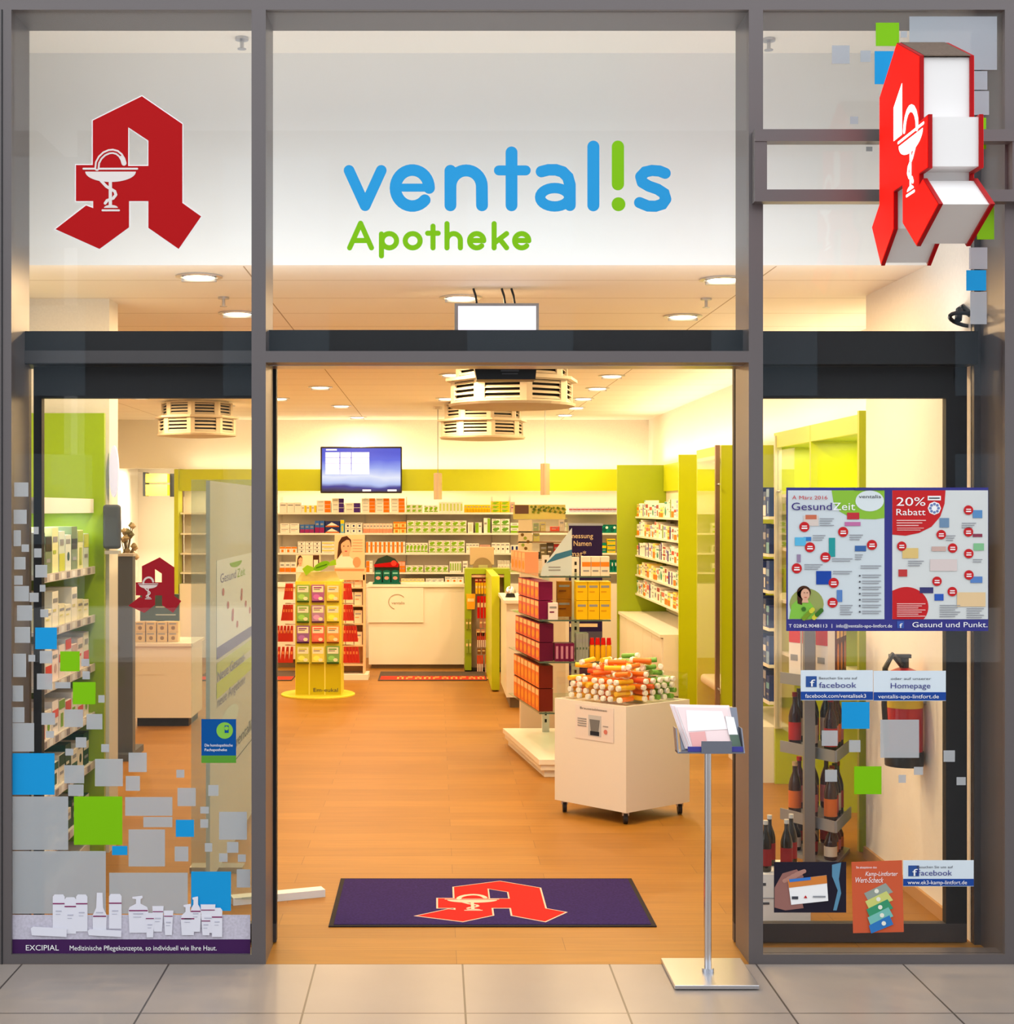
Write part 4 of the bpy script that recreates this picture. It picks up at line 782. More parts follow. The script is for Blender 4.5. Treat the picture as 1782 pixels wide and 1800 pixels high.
# ================================================================ CANDY STAND
def portrait(mb, fr, x0, y0, x1, y1, l=2, top=(240, 226, 214)):
    """printed head and shoulders inside a pixel rectangle"""
    w, h = x1 - x0, y1 - y0; q = lambda a, b: (x0 + w * a, y0 + h * b)
    mb.poly(fr, [q(.02, 1), q(.1, .72), q(.35, .6), q(.65, .6), q(.92, .74), q(.98, 1)], mat(top, .5), l)
    mb.poly(fr, [q(.2, .2), q(.35, .04), q(.6, 0), q(.8, .12), q(.82, .35), q(.72, .2), q(.4, .18), q(.36, .5), q(.12, .74), q(.16, .45)], HAIR, l + 1)
    mb.poly(fr, [q(.42, .5), q(.68, .5), q(.72, .64), q(.38, .64)], SKIN, l + 1.4); mb.circ(fr, *q(.55, .33), w * .24, SKIN, l + 1.8, ry=h * .27)
    mb.poly(fr, [q(.26, .3), q(.36, .06), q(.6, .02), q(.78, .14), q(.6, .12), q(.4, .2)], HAIR, l + 2.4)
    for a in (.45, .66): mb.circ(fr, *q(a, .32), w * .035, HAIR, l + 3.4, ry=h * .016, n=8)
    mb.circ(fr, *q(.56, .48), w * .07, mat((190, 70, 70), .5), l + 3.4, ry=h * .018, n=8); return mb
t = 14.75; fr = FT(t); SY = mat((226, 216, 70), .45); SYD = mat((196, 186, 30), .45)
r = thing('candy_stand', 'yellow cardboard floor stand of sweet bags with a green wrapped candy figure on top', 'display stand', P(559, 1222, 14.95))
MB().lathe([(.37, 0), (.37, .012), (.36, .018)], (XX(559, 14.95), 14.95 - D, .001), SY, 40).build('base_disc', r)
x0, x1 = XX(519, t), XX(600, t); zt = ZZ(1022, t)
MB().box(x0, x1, t - D, t - D + .4, .02, zt, SY).build('column', r)
mb = MB().rect(fr, 520, 1166, 599, 1221, SYD, 1)
for px in (543.5, 571): mb.rect(fr, px - 1, 1024, px + 1, 1221, mat((236, 226, 110), .45), 2)
mb.build('front_print', r); MB().text(fr, 'Em-eukal', 551, 594, 1216, INK, 4, h=7).build('lettering', r)
MB().poly(FT(t + .05), [(520, 1024), (530, 1006), (590, 1004), (598, 1022)], mat((222, 206, 150), .5), 1, th=.008).build('header_card', r)
q = MB().poly(FT(t - .01), arc(565, 995, 14, 7.5, 0, 360, 20)[:-1], mat((120, 190, 30), .4), 2, th=.02)
q.v = [Vector((v.x, v.y, v.z + (v.x - XX(565, t)) * .36)) for v in q.v]; c_ = q.build('candy_figure', r)
FQ = FT(t - .01); mb = MB().poly(FQ, [(554, 999), (548, 996), (540, 993), (531, 1000), (538, 1012), (546, 1005), (552, 1003)], mat((150, 206, 40), .4), 1, th=.015).poly(FQ, [(577, 991), (582, 986), (590, 983), (591, 993), (585, 994), (578, 995)], mat((150, 206, 40), .4), 1, th=.015); mb.build('wrapper_twist', c_)
MB().stroke(FQ, [(556, 998), (574, 992)], 1.5, mat((60, 120, 20), .4), 5).build('print', c_)
BAGC = [[(110, 170, 60), (150, 60, 150), (236, 196, 60)], [(100, 170, 50), (160, 110, 170), (240, 226, 40)], [(120, 60, 150), (226, 70, 50), (240, 140, 40)], [(190, 206, 60), (226, 220, 60), (90, 160, 60)]]
BAGN = [['green', 'purple', 'golden'], ['leaf green', 'lilac', 'lemon yellow'], ['violet', 'red', 'orange'], ['lime yellow', 'pale yellow', 'dark green']]
RN = ['top', 'second', 'third', 'lowest']
for i in range(4):
    for j in range(3):
        a, b = 521 + j * 26.3, 1028 + i * 36; bw, bh = 23, 31; f2 = FT(t - .03); c = BAGC[i][j]
        g = thing('sweet_bag', '%s bag of sweets in the %s row of the yellow stand, %s column' % (BAGN[i][j], RN[i], ordw(j + 1)), 'sweet bag', f2(a + 11, b + bh), 'sweet bags on the front of the yellow stand')
        MB().poly(f2, [(a, b), (a + bw, b), (a + bw - 1, b + bh), (a + 1, b + bh)], mat(tuple(int(v + (255 - v) * .22) for v in c), .3), 1, th=.027).build('pouch', g)
        mb = MB().rect(f2, a + 2, b + 2, a + bw - 2, b + 13, mat((246, 240, 220), .35), 2).rect(f2, a + 4, b + 4, a + bw - 5, b + 6, mat(c, .4), 3).rect(f2, a + 4, b + 7.5, a + bw - 8, b + 8.6, INK, 3)
        mb.circ(f2, a + 9, b + 21, 6, mat(tuple(min(255, v + 60) for v in c), .4), 2, ry=4.5, n=12).circ(f2, a + 16, b + 24, 4, mat((250, 240, 210), .4), 3, ry=3, n=10).rect(f2, a + .5, b + bh - 3, a + bw - 1, b + bh, mat(tuple(int(v * .5) for v in c), .4), 2); mb.build('print', g)
for side, sx in (('doorpost', -1), ('counter', 1)):
    for i in range(4):
        for k in range(5 if i > 1 else 4):
            f2 = FT(t + .08 + .06 * k); w = 7; a = (516 - w - k * (3 + i * 1.5)) if sx < 0 else (602 + k * (3 + i * .8)); b = 1026 + i * 37
            mb = MB().poly(f2, [(a + 2, b), (a + w - 1, b), (a + w + (2 if sx > 0 else -1), b + 28), (a + (1 if sx > 0 else -2), b + 28)], mat((200, 44, 24), .35), 1, th=.02).rect(f2, a + 2, b + 8, a + w - 2, b + 13, mat((240, 150, 90), .4), 3)
            tag(mb.build('sweet_bag'), 'red sweet bag hanging at the %s side of the yellow stand, %s row, %s deep' % (side, RN[i], ordw(k + 1)), 'sweet bag', 'red bags at the sides of the yellow stand')
    for i in range(4):
        z = ZZ(1026 + i * 37, t); xx = x0 if sx < 0 else x1
        MB().cyl((xx, t - D + .2, z), (xx + sx * .12, t - D + .2, z), .006, STEEL, n=6).build('hook', r)
# peach cardboard displays with printed portraits
PEA = mat((238, 196, 160), .5); PEA2 = mat((236, 140, 96), .5)
t = 16.3; fr = FT(t); r = thing('cosmetics_display', 'tall peach cardboard display with large portrait header beside the counter', 'display stand', (XX(615, t), t - D, 0))
X0, X1 = XX(588, t), XX(641, t)
MB().box(X0, X1, t - D, t - D + .02, ZZ(1020, t), ZZ(940, t), PEA).build('header_card', r)
portrait(MB(), fr, 588, 942, 624, 998).build('portrait_print', r)
MB().rect(fr, 588, 1000, 640, 1003, PEA2, 3).build('stripe_print', r); MB().circ(fr, 627, 988, 7, mat((240, 150, 110), .5), 3, ry=9).build('dot_print', r); mb = MB()
for i in range(5): mb.rect(fr, 620, 948 + i * 5, 637, 949.5 + i * 5, mat((214, 170, 140), .5), 3)
mb.build('header_print', r)
MB().box(X0, X1, t - D + .28, t - D + .31, .06, ZZ(1000, t), PEA).build('back_panel', r); MB().box(X1 - .02, X1, t - D, t - D + .3, .06, ZZ(1010, t), PEA).build('side_panel', r); MB().box(X0, X0 + .02, t - D, t - D + .3, .06, ZZ(1010, t), PEA).build('side_panel', r)
for y in (1032, 1064, 1096, 1134, 1168): MB().box(X0 + .02, X1 - .02, t - D, t - D + .28, ZZ(y, t) - .015, ZZ(y, t), PEA).build('shelf_board', r)
MB().box(X0 - .02, X1 + .04, t - D - .06, t - D + .3, 0, .06, WHITE).build('base', r)
me = carton(.085, .14, .1, 'lines', (240, 214, 190), (236, 150, 110))
for i, y in enumerate((1032, 1064, 1096, 1134)):
    for k in range(3): place(me, 'cosmetics_carton', 'pale peach cosmetics carton, %s on the %s shelf of the peach display' % (ordw(k + 1), RN[i]), 'carton', (X0 + .07 + k * .093, t - D + .03, ZZ(y, t) + .001), 0, 'cartons in the peach display')
t = 16.9; fr = FT(t); X0, X1 = XX(520, t), XX(563, t)
r = thing('portrait_card', 'cream counter card with small portrait above the yellow candy stand', 'display card', (XX(541, t), t - D, 0)); CRM = mat((240, 214, 180), .5)
MB().box(X0, X1, t - D, t - D + .02, ZZ(1022, t), ZZ(976, t), CRM).build('card', r); portrait(MB(), fr, 520, 976, 534, 1006).rect(fr, 550, 976, 561, 1000, HAIR, 2).rect(fr, 551.5, 984, 559, 1000, mat((236, 220, 200), .5), 3).build('portrait_print', r)
MB().box(X0, X1, t - D + .02, t - D + .25, .001, ZZ(1022, t), CRM).build('stand', r)

# ================================================================ GLASS SHELF STAND (GONDOLA)
r = thing('glass_shelf_stand', 'free-standing sales shelf with glass shelves on slotted posts and a white platform', 'shelf stand', (.95, 4.9, 0))
Q0 = [(.717, 4.23), (1.38, 4.23), (1.34, 5.72), (.535, 5.72)]
sh = lambda pts, d: [(x + (d if x < 1 else -d), y + (d if y < 5 else -d)) for x, y in pts]
MB().prism(sh(Q0, .04), .0, .05, LACQ).build('plinth', r); MB().prism(sh(Q0, .015), .05, .09, LACQ).prism(Q0, .09, .125, LACQ).build('platform', r)
for X, Y in ((.86, 5.55), (1.05, 5.1)):
    q = MB().box(X - .028, X + .028, Y - .028, Y + .028, .125, 1.5, mat((226, 222, 216), .45)); mb = q
    for i in range(24): mb.box(X - .008, X + .008, Y - .031, Y - .027, .2 + i * .054, .225 + i * .054, DARK)
    mb.build('post', r)
GS = [.42, .78, 1.076, 1.385]; Q1 = [(.735, 4.45), (1.24, 4.45), (1.24, 5.6), (.575, 5.6)]
for z in GS:
    q = MB().prism(Q1, z - .008, z, SHELF_GLASS).build('glass_shelf', r)
    MB().box(.735, 1.24, 4.446, 4.45, z - .009, z + .001, mat((70, 96, 84), .3)).build('front_edge', q)
eu = Vector((Q1[3][0] - Q1[0][0], Q1[3][1] - Q1[0][1])).normalized()
PUB = (110, 20, 70)
def left_boxes(z, n, st, h, w, start, base, acc, desc, lvl, style='tea'):
    me = carton(w * .96, h * .97, .1, style, base, acc)
    for k in range(n):
        for j in range(st):
            p = Vector(Q1[0]) + eu * (start + w * (k + .5)); nrm = Vector((eu.y, -eu.x)); p = p + nrm * .01
            place(me, 'tea_carton', '%s, %s from the entrance on the %s glass shelf, %s up' % (desc, ordw(k + 1), lvl, ordw(j + 1)), 'carton', (p.x, p.y, z + .001 + h * j), math.atan2(eu.y, eu.x) + math.pi , 'cartons along the side of the glass shelf stand')
left_boxes(GS[0], 7, 2, .165, .135, .05, (110, 34, 22), (236, 128, 50), 'orange and brown carton', 'lowest')
left_boxes(GS[1], 6, 2, .135, .15, .03, (96, 18, 56), (226, 104, 72), 'red and plum carton', 'second lowest')
left_boxes(GS[2], 5, 2, .135, .15, .06, (116, 18, 70), (230, 116, 92), 'coral and plum carton', 'third')
left_boxes(GS[3], 4, 1, .16, .14, .55, (236, 150, 110), (246, 190, 140), 'peach carton', 'top')
def front_boxes(z, x, y, n, rows, st, w, h, d, style, base, acc, desc, name='carton_box', cat='carton', grp='cartons on the front of the glass shelf stand'):
    me = carton(w * .96, h * .98, d * .96, style, base, acc)
    for b in range(rows):
        for k in range(n):
            for j in range(st):
                la = desc + (', %s across' % ordw(k + 1) if n > 1 else '') + (', %s up' % ordw(j + 1) if st > 1 else '') + (', %s row back' % ordw(b + 1) if rows > 1 else '')
                place(me, name, la, cat, (x + w * (k + .5), y + d * b, z + .001 + h * j), 0, grp)
front_boxes(GS[2], 1.0, 4.5, 3, 2, 2, .083, .135, .09, 'lines', (246, 200, 14), (220, 160, 10), 'yellow carton on the third glass shelf', 'tea_carton')
front_boxes(GS[2], .885, 4.76, 1, 1, 2, .11, .13, .1, 'lines', (170, 110, 20), (110, 60, 20), 'mustard carton behind the post on the third glass shelf', 'tea_carton')
front_boxes(GS[2], .80, 4.47, 1, 1, 1, .07, .12, .08, 'lines', (236, 230, 236), (110, 20, 80), 'white purple carton at the front corner of the third glass shelf', 'tea_carton')
front_boxes(GS[3], 1.04, 4.5, 3, 1, 1, .066, .14, .09, 'band', (246, 232, 214), (240, 140, 40), 'white carton with orange band on the top glass shelf', 'tea_carton')
front_boxes(GS[1], .845, 4.47, 4, 2, 1, .035, .13, .06, 'narrow', PUB, (190, 130, 160), 'small plum carton on the second lowest glass shelf', 'tea_carton')
front_boxes(GS[1], 1.0, 4.5, 4, 1, 1, .022, .2, .12, 'lines', (150, 156, 150), (90, 110, 90), 'thin grey booklet standing on the second lowest glass shelf', 'booklet', 'booklet')
for k in range(4):
    x = 1.115 + k * .04; g = thing('squeeze_bottle', 'yellow bottle with red cap on the glass shelf, %s in its row' % ordw(k + 1), 'bottle', (x, 4.52, GS[1] + .001), 'red capped bottles on the glass shelf')
    MB().lathe([(.017, 0), (.019, .01), (.019, .1), (.014, .115)], (x, 4.52, GS[1] + .001), mat((236, 180, 20), .4), 12).build('body', g, True); MB().cyl((x, 4.52, GS[1] + .116), (x, 4.52, GS[1] + .165), .018, mat((214, 24, 16), .4), r1=.014, n=12).build('cap', g)
# sail-shaped leaflet card on the top shelf
t = 4.48 + D; fr = FT(t); r = thing('sail_card', 'blue and white sail-shaped advertising card on the top glass shelf', 'display card', P(978, 1013, t)); SB = mat((150, 190, 214), .45)
MB().poly(fr, [(1005, 928), (1005, 1012), (950, 1012), (953, 998)], mat((206, 222, 230), .45), 1, th=.006).build('card', r); MB().poly(fr, [(1005, 966), (1005, 976), (960, 990), (976, 974)], mat((60, 120, 160), .45), 2).rect(fr, 964, 996, 985, 998, GREY, 3).rect(fr, 964, 1001, 985, 1003, GREY, 3).build('print', r)
MB().box(XX(952, t), XX(1005, t), t - D, t - D + .06, GS[3] + .001, GS[3] + .008, ACRYLIC).build('foot', r)
# dark violet roll-up banner
t = 12.75; fr = FT(t); r = thing('rollup_banner', 'dark violet roll-up banner with pale lettering behind the glass shelf stand', 'banner', (XX(1030, t), t - D, 0)); DV = mat((44, 30, 84), .5)
MB().box(XX(1000, t), XX(1058.5, t), t - D, t - D + .006, .07, ZZ(924, t), DV).build('fabric', r); CRL = mat((250, 226, 190), .5)
MB().text(fr, 'messung', 1001.5, 1042, 946, CRL, 8, h=9).text(fr, 'Namen', 1008, 1039, 959.5, CRL, 8, h=9.5).text(fr, 'mat*', 1002, 1030, 978, CRL, 8, h=10).build('lettering', r)
MB().rect(fr, 1001, 1110, 1058, 1170, mat((90, 86, 110), .5), 3).rect(fr, 1001, 1096, 1050, 1102, CRL, 4).build('print', r)
MB().box(XX(998, t), XX(1060, t), t - D - .08, t - D + .09, 0, .07, STEEL).build('base', r); MB().box(XX(999, t), XX(1059.5, t), t - D - .005, t - D + .012, ZZ(924, t), ZZ(924, t) + .02, STEEL).build('top_bar', r)
# clear display tower behind
t = 12.4; fr = FT(t); X0, X1 = XX(911, t), XX(998, t); r = thing('acrylic_display_tower', 'clear display tower with leafy header, between counter and glass shelf stand', 'display stand', ((X0 + X1) / 2, t - D, 0))
WD = mat((150, 120, 90), .5)
MB().box(XX(904, t), XX(997, t), t - D + .18, t - D + .2, ZZ(913, t), ZZ(887, t), mat((214, 206, 120), .5)).build('header_card', r)
f2 = FT(t + .18); mb = MB().rect(f2, 905, 888, 929, 903, mat((110, 80, 64), .5), 3); [mb.circ(f2, 934 + (i * 17) % 60, 891 + (i * 7) % 11, 2.4, mat(((120, 140, 40), (190, 180, 70), (90, 110, 40))[i % 3], .5), 3 + i * .1, n=7) for i in range(40)]; mb.build('header_print', r)
q_ = MB().box(X0, XX(935, t), t - D, t - D + .012, ZZ(983, t), ZZ(914, t), mat((230, 216, 180), .5)).build('side_card', r)
mb = MB(); [mb.circ(FT(t), 918 + (i * 5) % 14, 940 + i * 6, 3, mat(((120, 90, 40), (150, 170, 60))[i % 2], .5), 3, n=7) for i in range(7)]; mb.build('leaf_print', q_)
for y in (934, 952, 983): MB().box(X0, X1, t - D, t - D + .2, ZZ(y, t) - .01, ZZ(y, t), WD if y < 983 else LACQ).build('shelf_board', r)
MB().box(X1 - .008, X1, t - D, t - D + .2, ZZ(983, t), ZZ(910, t), ACRYLIC).build('side_panel', r); MB().box(X0 + .02, X1 - .02, t - D, t - D + .2, .0, ZZ(984, t) - .002, mat((226, 210, 190), .5)).build('pedestal', r)
PK = [(938, 934, 10, 14, (150, 170, 130), 'sage green tub on the upper'), (950, 934, 10, 16, (200, 190, 130), 'pale olive pack on the upper'), (968, 934, 16, 8, (226, 90, 70), 'low coral pack on the upper'), (984, 934, 8, 20, (206, 196, 180), 'tall beige pack on the upper'),
      (938, 952, 11, 14, (220, 216, 120), 'pale yellow pack on the middle'), (938, 983, 12, 12, (60, 60, 50), 'black green pack on the bottom'), (950, 983, 12, 26, (120, 110, 80), 'khaki pouch on the bottom'), (962, 983, 12, 28, (96, 84, 70), 'brown pouch on the bottom'), (974, 983, 11, 26, (190, 50, 50), 'red pouch on the bottom'), (985, 983, 10, 24, (110, 100, 96), 'grey pouch on the bottom')]
for px, py, w, h, c, la in PK:
    k = t / F; place(carton(w * k * .95, h * k, .09, 'lines', c, (230, 220, 190)), 'tea_pouch', la + ' shelf of the clear display tower', 'package', (XX(px + w / 2, t), t - D + .04, ZZ(py, t) + .001), 0, 'packs in the clear display tower')

# ================================================================ DUMP BIN WITH TUBES
Fp, Lp, Rp = Vector((1.12, 2.66)), Vector((.734, 3.07)), Vector((1.55, 3.0)); Bp = Lp + Rp - Fp
poly = [Fp, Rp, Bp, Lp]; cen = (Lp + Rp) / 2
ins = lambda d: [p + (cen - p).normalized() * d for p in poly]
r = thing('dump_bin', 'white square bin on castors, turned cornerwise, filled with tablet tubes', 'bin', (cen.x, cen.y, 0)); ZB0, ZB1 = .075, .70
for i, nm in ((0, 'side_panel'), (1, 'side_panel'), (2, 'side_panel'), (3, 'side_panel')):
    a, b = poly[i], poly[(i + 1) % 4]; a2, b2 = ins(.03)[i], ins(.03)[(i + 1) % 4]
    MB().prism([a, b, b2, a2], ZB0, ZB1, LACQ).build(nm, r)
    a3, b3 = ins(.012)[i], ins(.012)[(i + 1) % 4]; a4, b4 = ins(.02)[i], ins(.02)[(i + 1) % 4]
    MB().prism([a3, b3, b4, a4], ZB1, ZB1 + .165 if i in (1, 2) else ZB1 + .13, ACRYLIC).build('acrylic_guard', r)
MB().prism(ins(.03), ZB0, ZB0 + .02, LACQ).build('bottom_panel', r); MB().prism(ins(.035), ZB1 - .035, ZB1 - .015, LACQ).build('raised_floor', r)
MB().prism(ins(.28), ZB1 - .015, ZB1 + .12, LACQ).build('inner_step', r)
for p in ins(.06):
    mb = MB().cyl((p.x - .012, p.y, .034), (p.x + .012, p.y, .034), .033, mat((50, 48, 48), .4), n=16); q = mb.build('castor', r)
    MB().box(p.x - .02, p.x + .02, p.y - .015, p.y + .015, .05, .075, STEEL).build('castor_plate', q)
u = (Fp - Lp).normalized(); nn = Vector((u.y, -u.x)); k = (Fp - Lp).length
fb = Fr((Lp.x + nn.x * .002, Lp.y + nn.y * .002, .70), (u.x, u.y, 0), (0, 0, -1), (nn.x, nn.y, 0), 0, 0, 1)
q = MB().rect(fb, .17, .02, .47, .225, mat((236, 228, 226), .5), 1).build('notice', r, label='paper notice with kettle photo')
mb = MB().text(fb, 'Brausetabletten', .21, .42, .045, INK, 3, h=.014).rect(fb, .275, .075, .375, .2, mat((196, 200, 206), .5), 2).poly(fb, [(.285, .1), (.365, .1), (.355, .17), (.295, .17)], mat((120, 124, 130), .4), 3).rect(fb, .29, .17, .36, .195, mat((40, 46, 60), .4), 3)
for i in range(4): mb.rect(fb, .19, .1 + i * .014, .26, .106 + i * .014, GREY, 3)
mb.circ(fb, .41, .165, .014, mat((214, 130, 120), .5), 3).rect(fb, .39, .13, .43, .135, GREY, 3); mb.build('print', q)
def tube_proto(c, la):
    g = thing('tablet_tube', la, 'tablet tube', (0, 0, 0), 'effervescent tubes heaped in the white bin')
    MB().lathe([(.0145, -.065), (.0155, -.063), (.0155, .045)], (0, 0, 0), mat(c, .35), 12).build('tube', g, True)
    MB().lathe([(.0168, .045), (.0168, .062), (.014, .065)], (0, 0, 0), mat((246, 242, 234), .35), 12).build('cap', g, True)
    return g
TP = {k: tube_proto(c, k + ' effervescent tablet tube with white cap heaped in the white bin') for k, c in (('orange', (236, 120, 30)), ('yellow', (246, 190, 40)), ('green', (110, 170, 70)), ('pale green', (206, 216, 190)), ('red-orange', (226, 90, 50)))}
used = set(); rnd = random.Random(3)
e1, e2 = (Lp - Fp), (Rp - Fp)
def tube_at(p, d, key):
    rot = d.to_track_quat('Z', 'Y').to_euler(); g = TP[key]
    if key not in used: used.add(key); g.location = p; g.rotation_euler = rot
    else: dup(g, p, rot)
def kind(s): return rnd.choice(('green', 'green', 'pale green', 'green')) if s > .62 else rnd.choice(('orange', 'orange', 'red-orange', 'orange', 'yellow') if s > .2 else ('yellow', 'yellow', 'orange'))
SEGS = []
def segdist(p1, d1, p2, d2, h=.065):
    """least distance of two tubes' axes"""
    w0 = p1 - p2; b = d1.dot(d2); d_, e_ = d1.dot(w0), d2.dot(w0); den = 1 - b * b
    s_ = max(-h, min(h, (b * e_ - d_) / den if den > 1e-6 else 0)); t_ = max(-h, min(h, b * s_ + e_)); s_ = max(-h, min(h, b * t_ - d_))
    return (p1 + d1 * s_ - p2 - d2 * t_).length
def free(p, d): return all((p - q).length > .17 or segdist(p, d, q, e) > .0338 for q, e in SEGS)
for lay in range(4):
    z = .722 + lay * .0342
    for wall in range(2):
        E, O = (e1, e2) if wall == 0 else (e2, e1); n = 13
        for i in range(n):
            s = .2 + .71 * (i + (.5 if lay % 2 else 0)) / n; p = Fp + E * s + O * .215
            d = (Vector((-O.normalized().x, -O.normalized().y, 0)) + Vector((E.x, E.y, 0)).normalized() * rnd.uniform(-.16, .16)).normalized()
            if rnd.random() < .2: d = -d
            p = Vector((p.x, p.y, z + rnd.uniform(0, .0006)))
            if free(p, d): SEGS.append((p, d)); tube_at(p, d, kind((s if wall == 1 else (-.35 * s + .1)) + (0 if wall else .1)))
def drop():
    """a loose tube laid as low as the heap lets it"""
    a, b = rnd.uniform(.15, .87), rnd.uniform(.15, .87); q = Fp + e1 * a + e2 * b; an = rnd.uniform(0, 6.28); d = Vector((math.cos(an), math.sin(an), rnd.uniform(-.12, .12))).normalized()
    for s_ in (-.07, .07):
        v = q + Vector((d.x, d.y)) * s_ - Fp
        if not (.07 < v.dot(e1) / e1.length_squared < .93 and .07 < v.dot(e2) / e2.length_squared < .93): return None
    near = [(p, e_) for p, e_ in SEGS if (Vector((p.x, p.y)) - q).length < .135]; z = 1.0
    while z > .842 and all(segdist(Vector((q.x, q.y, z - .008)), d, p, e_) > .0338 for p, e_ in near): z -= .008
    return z, q, d, b - a * .35 + .1
for i in range(150):
    best = min((c_ for c_ in (drop() for _ in range(16)) if c_), key=lambda c_: c_[0])
    if best[0] > .95: break
    p = Vector((best[1].x, best[1].y, best[0])); SEGS.append((p, best[2])); tube_at(p, best[2], kind(best[3]))

# ================================================================ ENTRANCE: MAT, BROCHURE STAND, GLASS SCREEN
ya, yb = 4879 / (1630 - CY) - D, 4879 / (1546 - CY) - D; xa, xb = -.475, .985; MV = mat((48, 32, 92), .95, noise=.25); MRD = mat((206, 38, 34), .95, noise=.1)
r = thing('entrance_mat', 'dark violet entrance mat with red gothic letter A lying on the wooden floor', 'doormat', ((xa + xb) / 2, (ya + yb) / 2, 0))
MB().box(xa, xb, ya, yb, .0005, .006, mat((44, 40, 44), .8)).build('rubber_border', r); MB().box(xa + .022, xb - .022, ya + .02, yb - .02, .006, .0085, MV).build('carpet', r)
class MFr:   # drawing coordinates of the letter on the mat
    def __call__(s, u, v, l=0.0): return Vector((-.083 + (u - 290) * .000895, ya + .06 + (1300 - v) * .00091, .0088 + l))
mf = MFr(); q = MB().poly(mf, [grow(A_OUT, 9)], mat((226, 196, 180), .95), .2, th=.0002).build('emblem_outline', r)
MB().poly(mf, [A_OUT, grow(A_HOLE, 8)], MRD, .7, th=.0003).poly(mf, [A_HOLE], MV, .75, th=.0002).build('emblem', r); snake_cup(MB(), mf, mat((230, 200, 180), .95), 1.2).build('snake_and_bowl', r)

r = thing('brochure_stand', 'silver brochure stand with square base plate in front of the doorway post', 'stand', (1.09, -.15, 0))
MB().rbox(.925, 1.252, -.335, .02, .004, .02, .003, STEEL).box(.95, 1.23, -.31, 0, 0, .004, BLACK).build('base_plate', r)
MB().cyl((1.084, -.16, .02), (1.084, -.16, .93), .0145, CHROME, n=20).cyl((1.084, -.16, .02), (1.084, -.16, .035), .024, STEEL, n=20).build('pole', r)
t = 5.87; fr = Fr(P(765, 895, t), (1, 0, 0), (0, 0, -1), (0, -1, 0), CX, CY, t / F); GR2 = mat((120, 124, 136), .4, .5)
def tilt(mb, z0, y0, ang=math.radians(28)):
    for v in mb.v:
        dz = v.z - z0; dy = v.y - y0; v.z = z0 + dz * math.cos(ang) - dy * math.sin(ang) * .0; v.y = y0 + dy + dz * math.tan(ang)
    return mb
z0, y0 = ZZ(1318, t), t - D
mb = MB().box(XX(1197, t), XX(1303, t), y0, y0 + .01, z0, ZZ(1240, t), GR2); tilt(mb, z0, y0); mb.build('tray_back', r)
MB().box(XX(1187, t), XX(1304, t), y0 - .055, y0 + .01, z0 - .006, z0, GR2).build('tray_floor', r)
MB().box(XX(1228, t), XX(1281, t), y0 - .06, y0 - .055, z0 - .006, ZZ(1299, t), GR2).build('tray_lip', r)
for a in (1187, 1302): tilt(MB().box(XX(a, t), XX(a + 2, t), y0 - .055, y0 + .01, z0 - .004, ZZ(1275, t), GR2), z0, y0).build('tray_side', r)
cols = ((244, 226, 224), (248, 236, 236), (244, 220, 218), (250, 242, 242), (240, 216, 214))
for i in range(5):
    yy = y0 - .004 - i * .006; mb = MB(); f2 = FT(yy + D)
    x_, y_ = (1184 + i * 2, 1234 + i * 1.2); mb.poly(f2, [(x_ + i, y_), (x_ + 106 - i * 3, y_ + 2), (x_ + 113 - i * 4, 1314), (x_ + 20 + i, 1316)], mat(cols[i], .5), 1, th=.003)
    if i == 4:
        mb.poly(f2, [(x_ + 20, y_ + 6), (x_ + 84, y_ + 8), (x_ + 92, 1280), (x_ + 20, 1284)], mat((250, 240, 238), .5), 3); mb.poly(f2, [(x_ + 22, 1286), (x_ + 50, 1284), (x_ + 52, 1312), (x_ + 26, 1313)], mat((230, 170, 166), .5), 4)
    tilt(mb, z0, y0); tag(mb.build('brochure'), ('pale pink brochure on the silver stand, %s sheet from the back' % ordw(i + 1)), 'brochure', 'brochures on the silver stand')
mb = MB().poly(FT(y0 - .035 + D), [(1281, 1256), (1296, 1258), (1304, 1312), (1288, 1314)], mat((90, 110, 96), .5), 1, th=.003).poly(FT(y0 - .035 + D), [(1281, 1256), (1296, 1258), (1300, 1290), (1284, 1290)], PWHITE, 2); tilt(mb, z0, y0); tag(mb.build('brochure'), 'narrow white and green leaflet at the edge of the silver stand', 'brochure')
mb = MB().box(XX(1205, t), XX(1301, t), y0 - .054, y0 - .045, z0 + .001, ZZ(1309, t), mat((70, 70, 150), .4)); tag(mb.build('brochure'), 'dark blue leaflet lying flat in the silver stand tray', 'brochure')

r = thing('glass_screen', 'grey glass screen on a white foot bar beside the open doorway', 'screen', (-.93, .92, 0))
MB().box(XX(336, 7.0), XX(488, 7.0), .9, .912, .03, ZZ(843, 7.0), SCREEN_GLASS).build('glass_panel', r)
t1, t2 = 7.02, 7.2; a = Vector((-.96, .93)); b = Vector((-.54, 1.09)); d = (b - a).normalized(); nq = Vector((-d.y, d.x)) * .035
MB().prism([a - nq, b - nq, b + nq, a + nq], .0, .035, WHITE).build('foot_bar', r); c0 = b + d * .0005
MB().prism([c0 - nq * .75, c0 + d * .001 - nq * .75, c0 + d * .001 + nq * .75, c0 + nq * .75], .006, .03, DARK).build('hollow_end_shade', r)  # dark plate paints the shade inside the hollow bar end
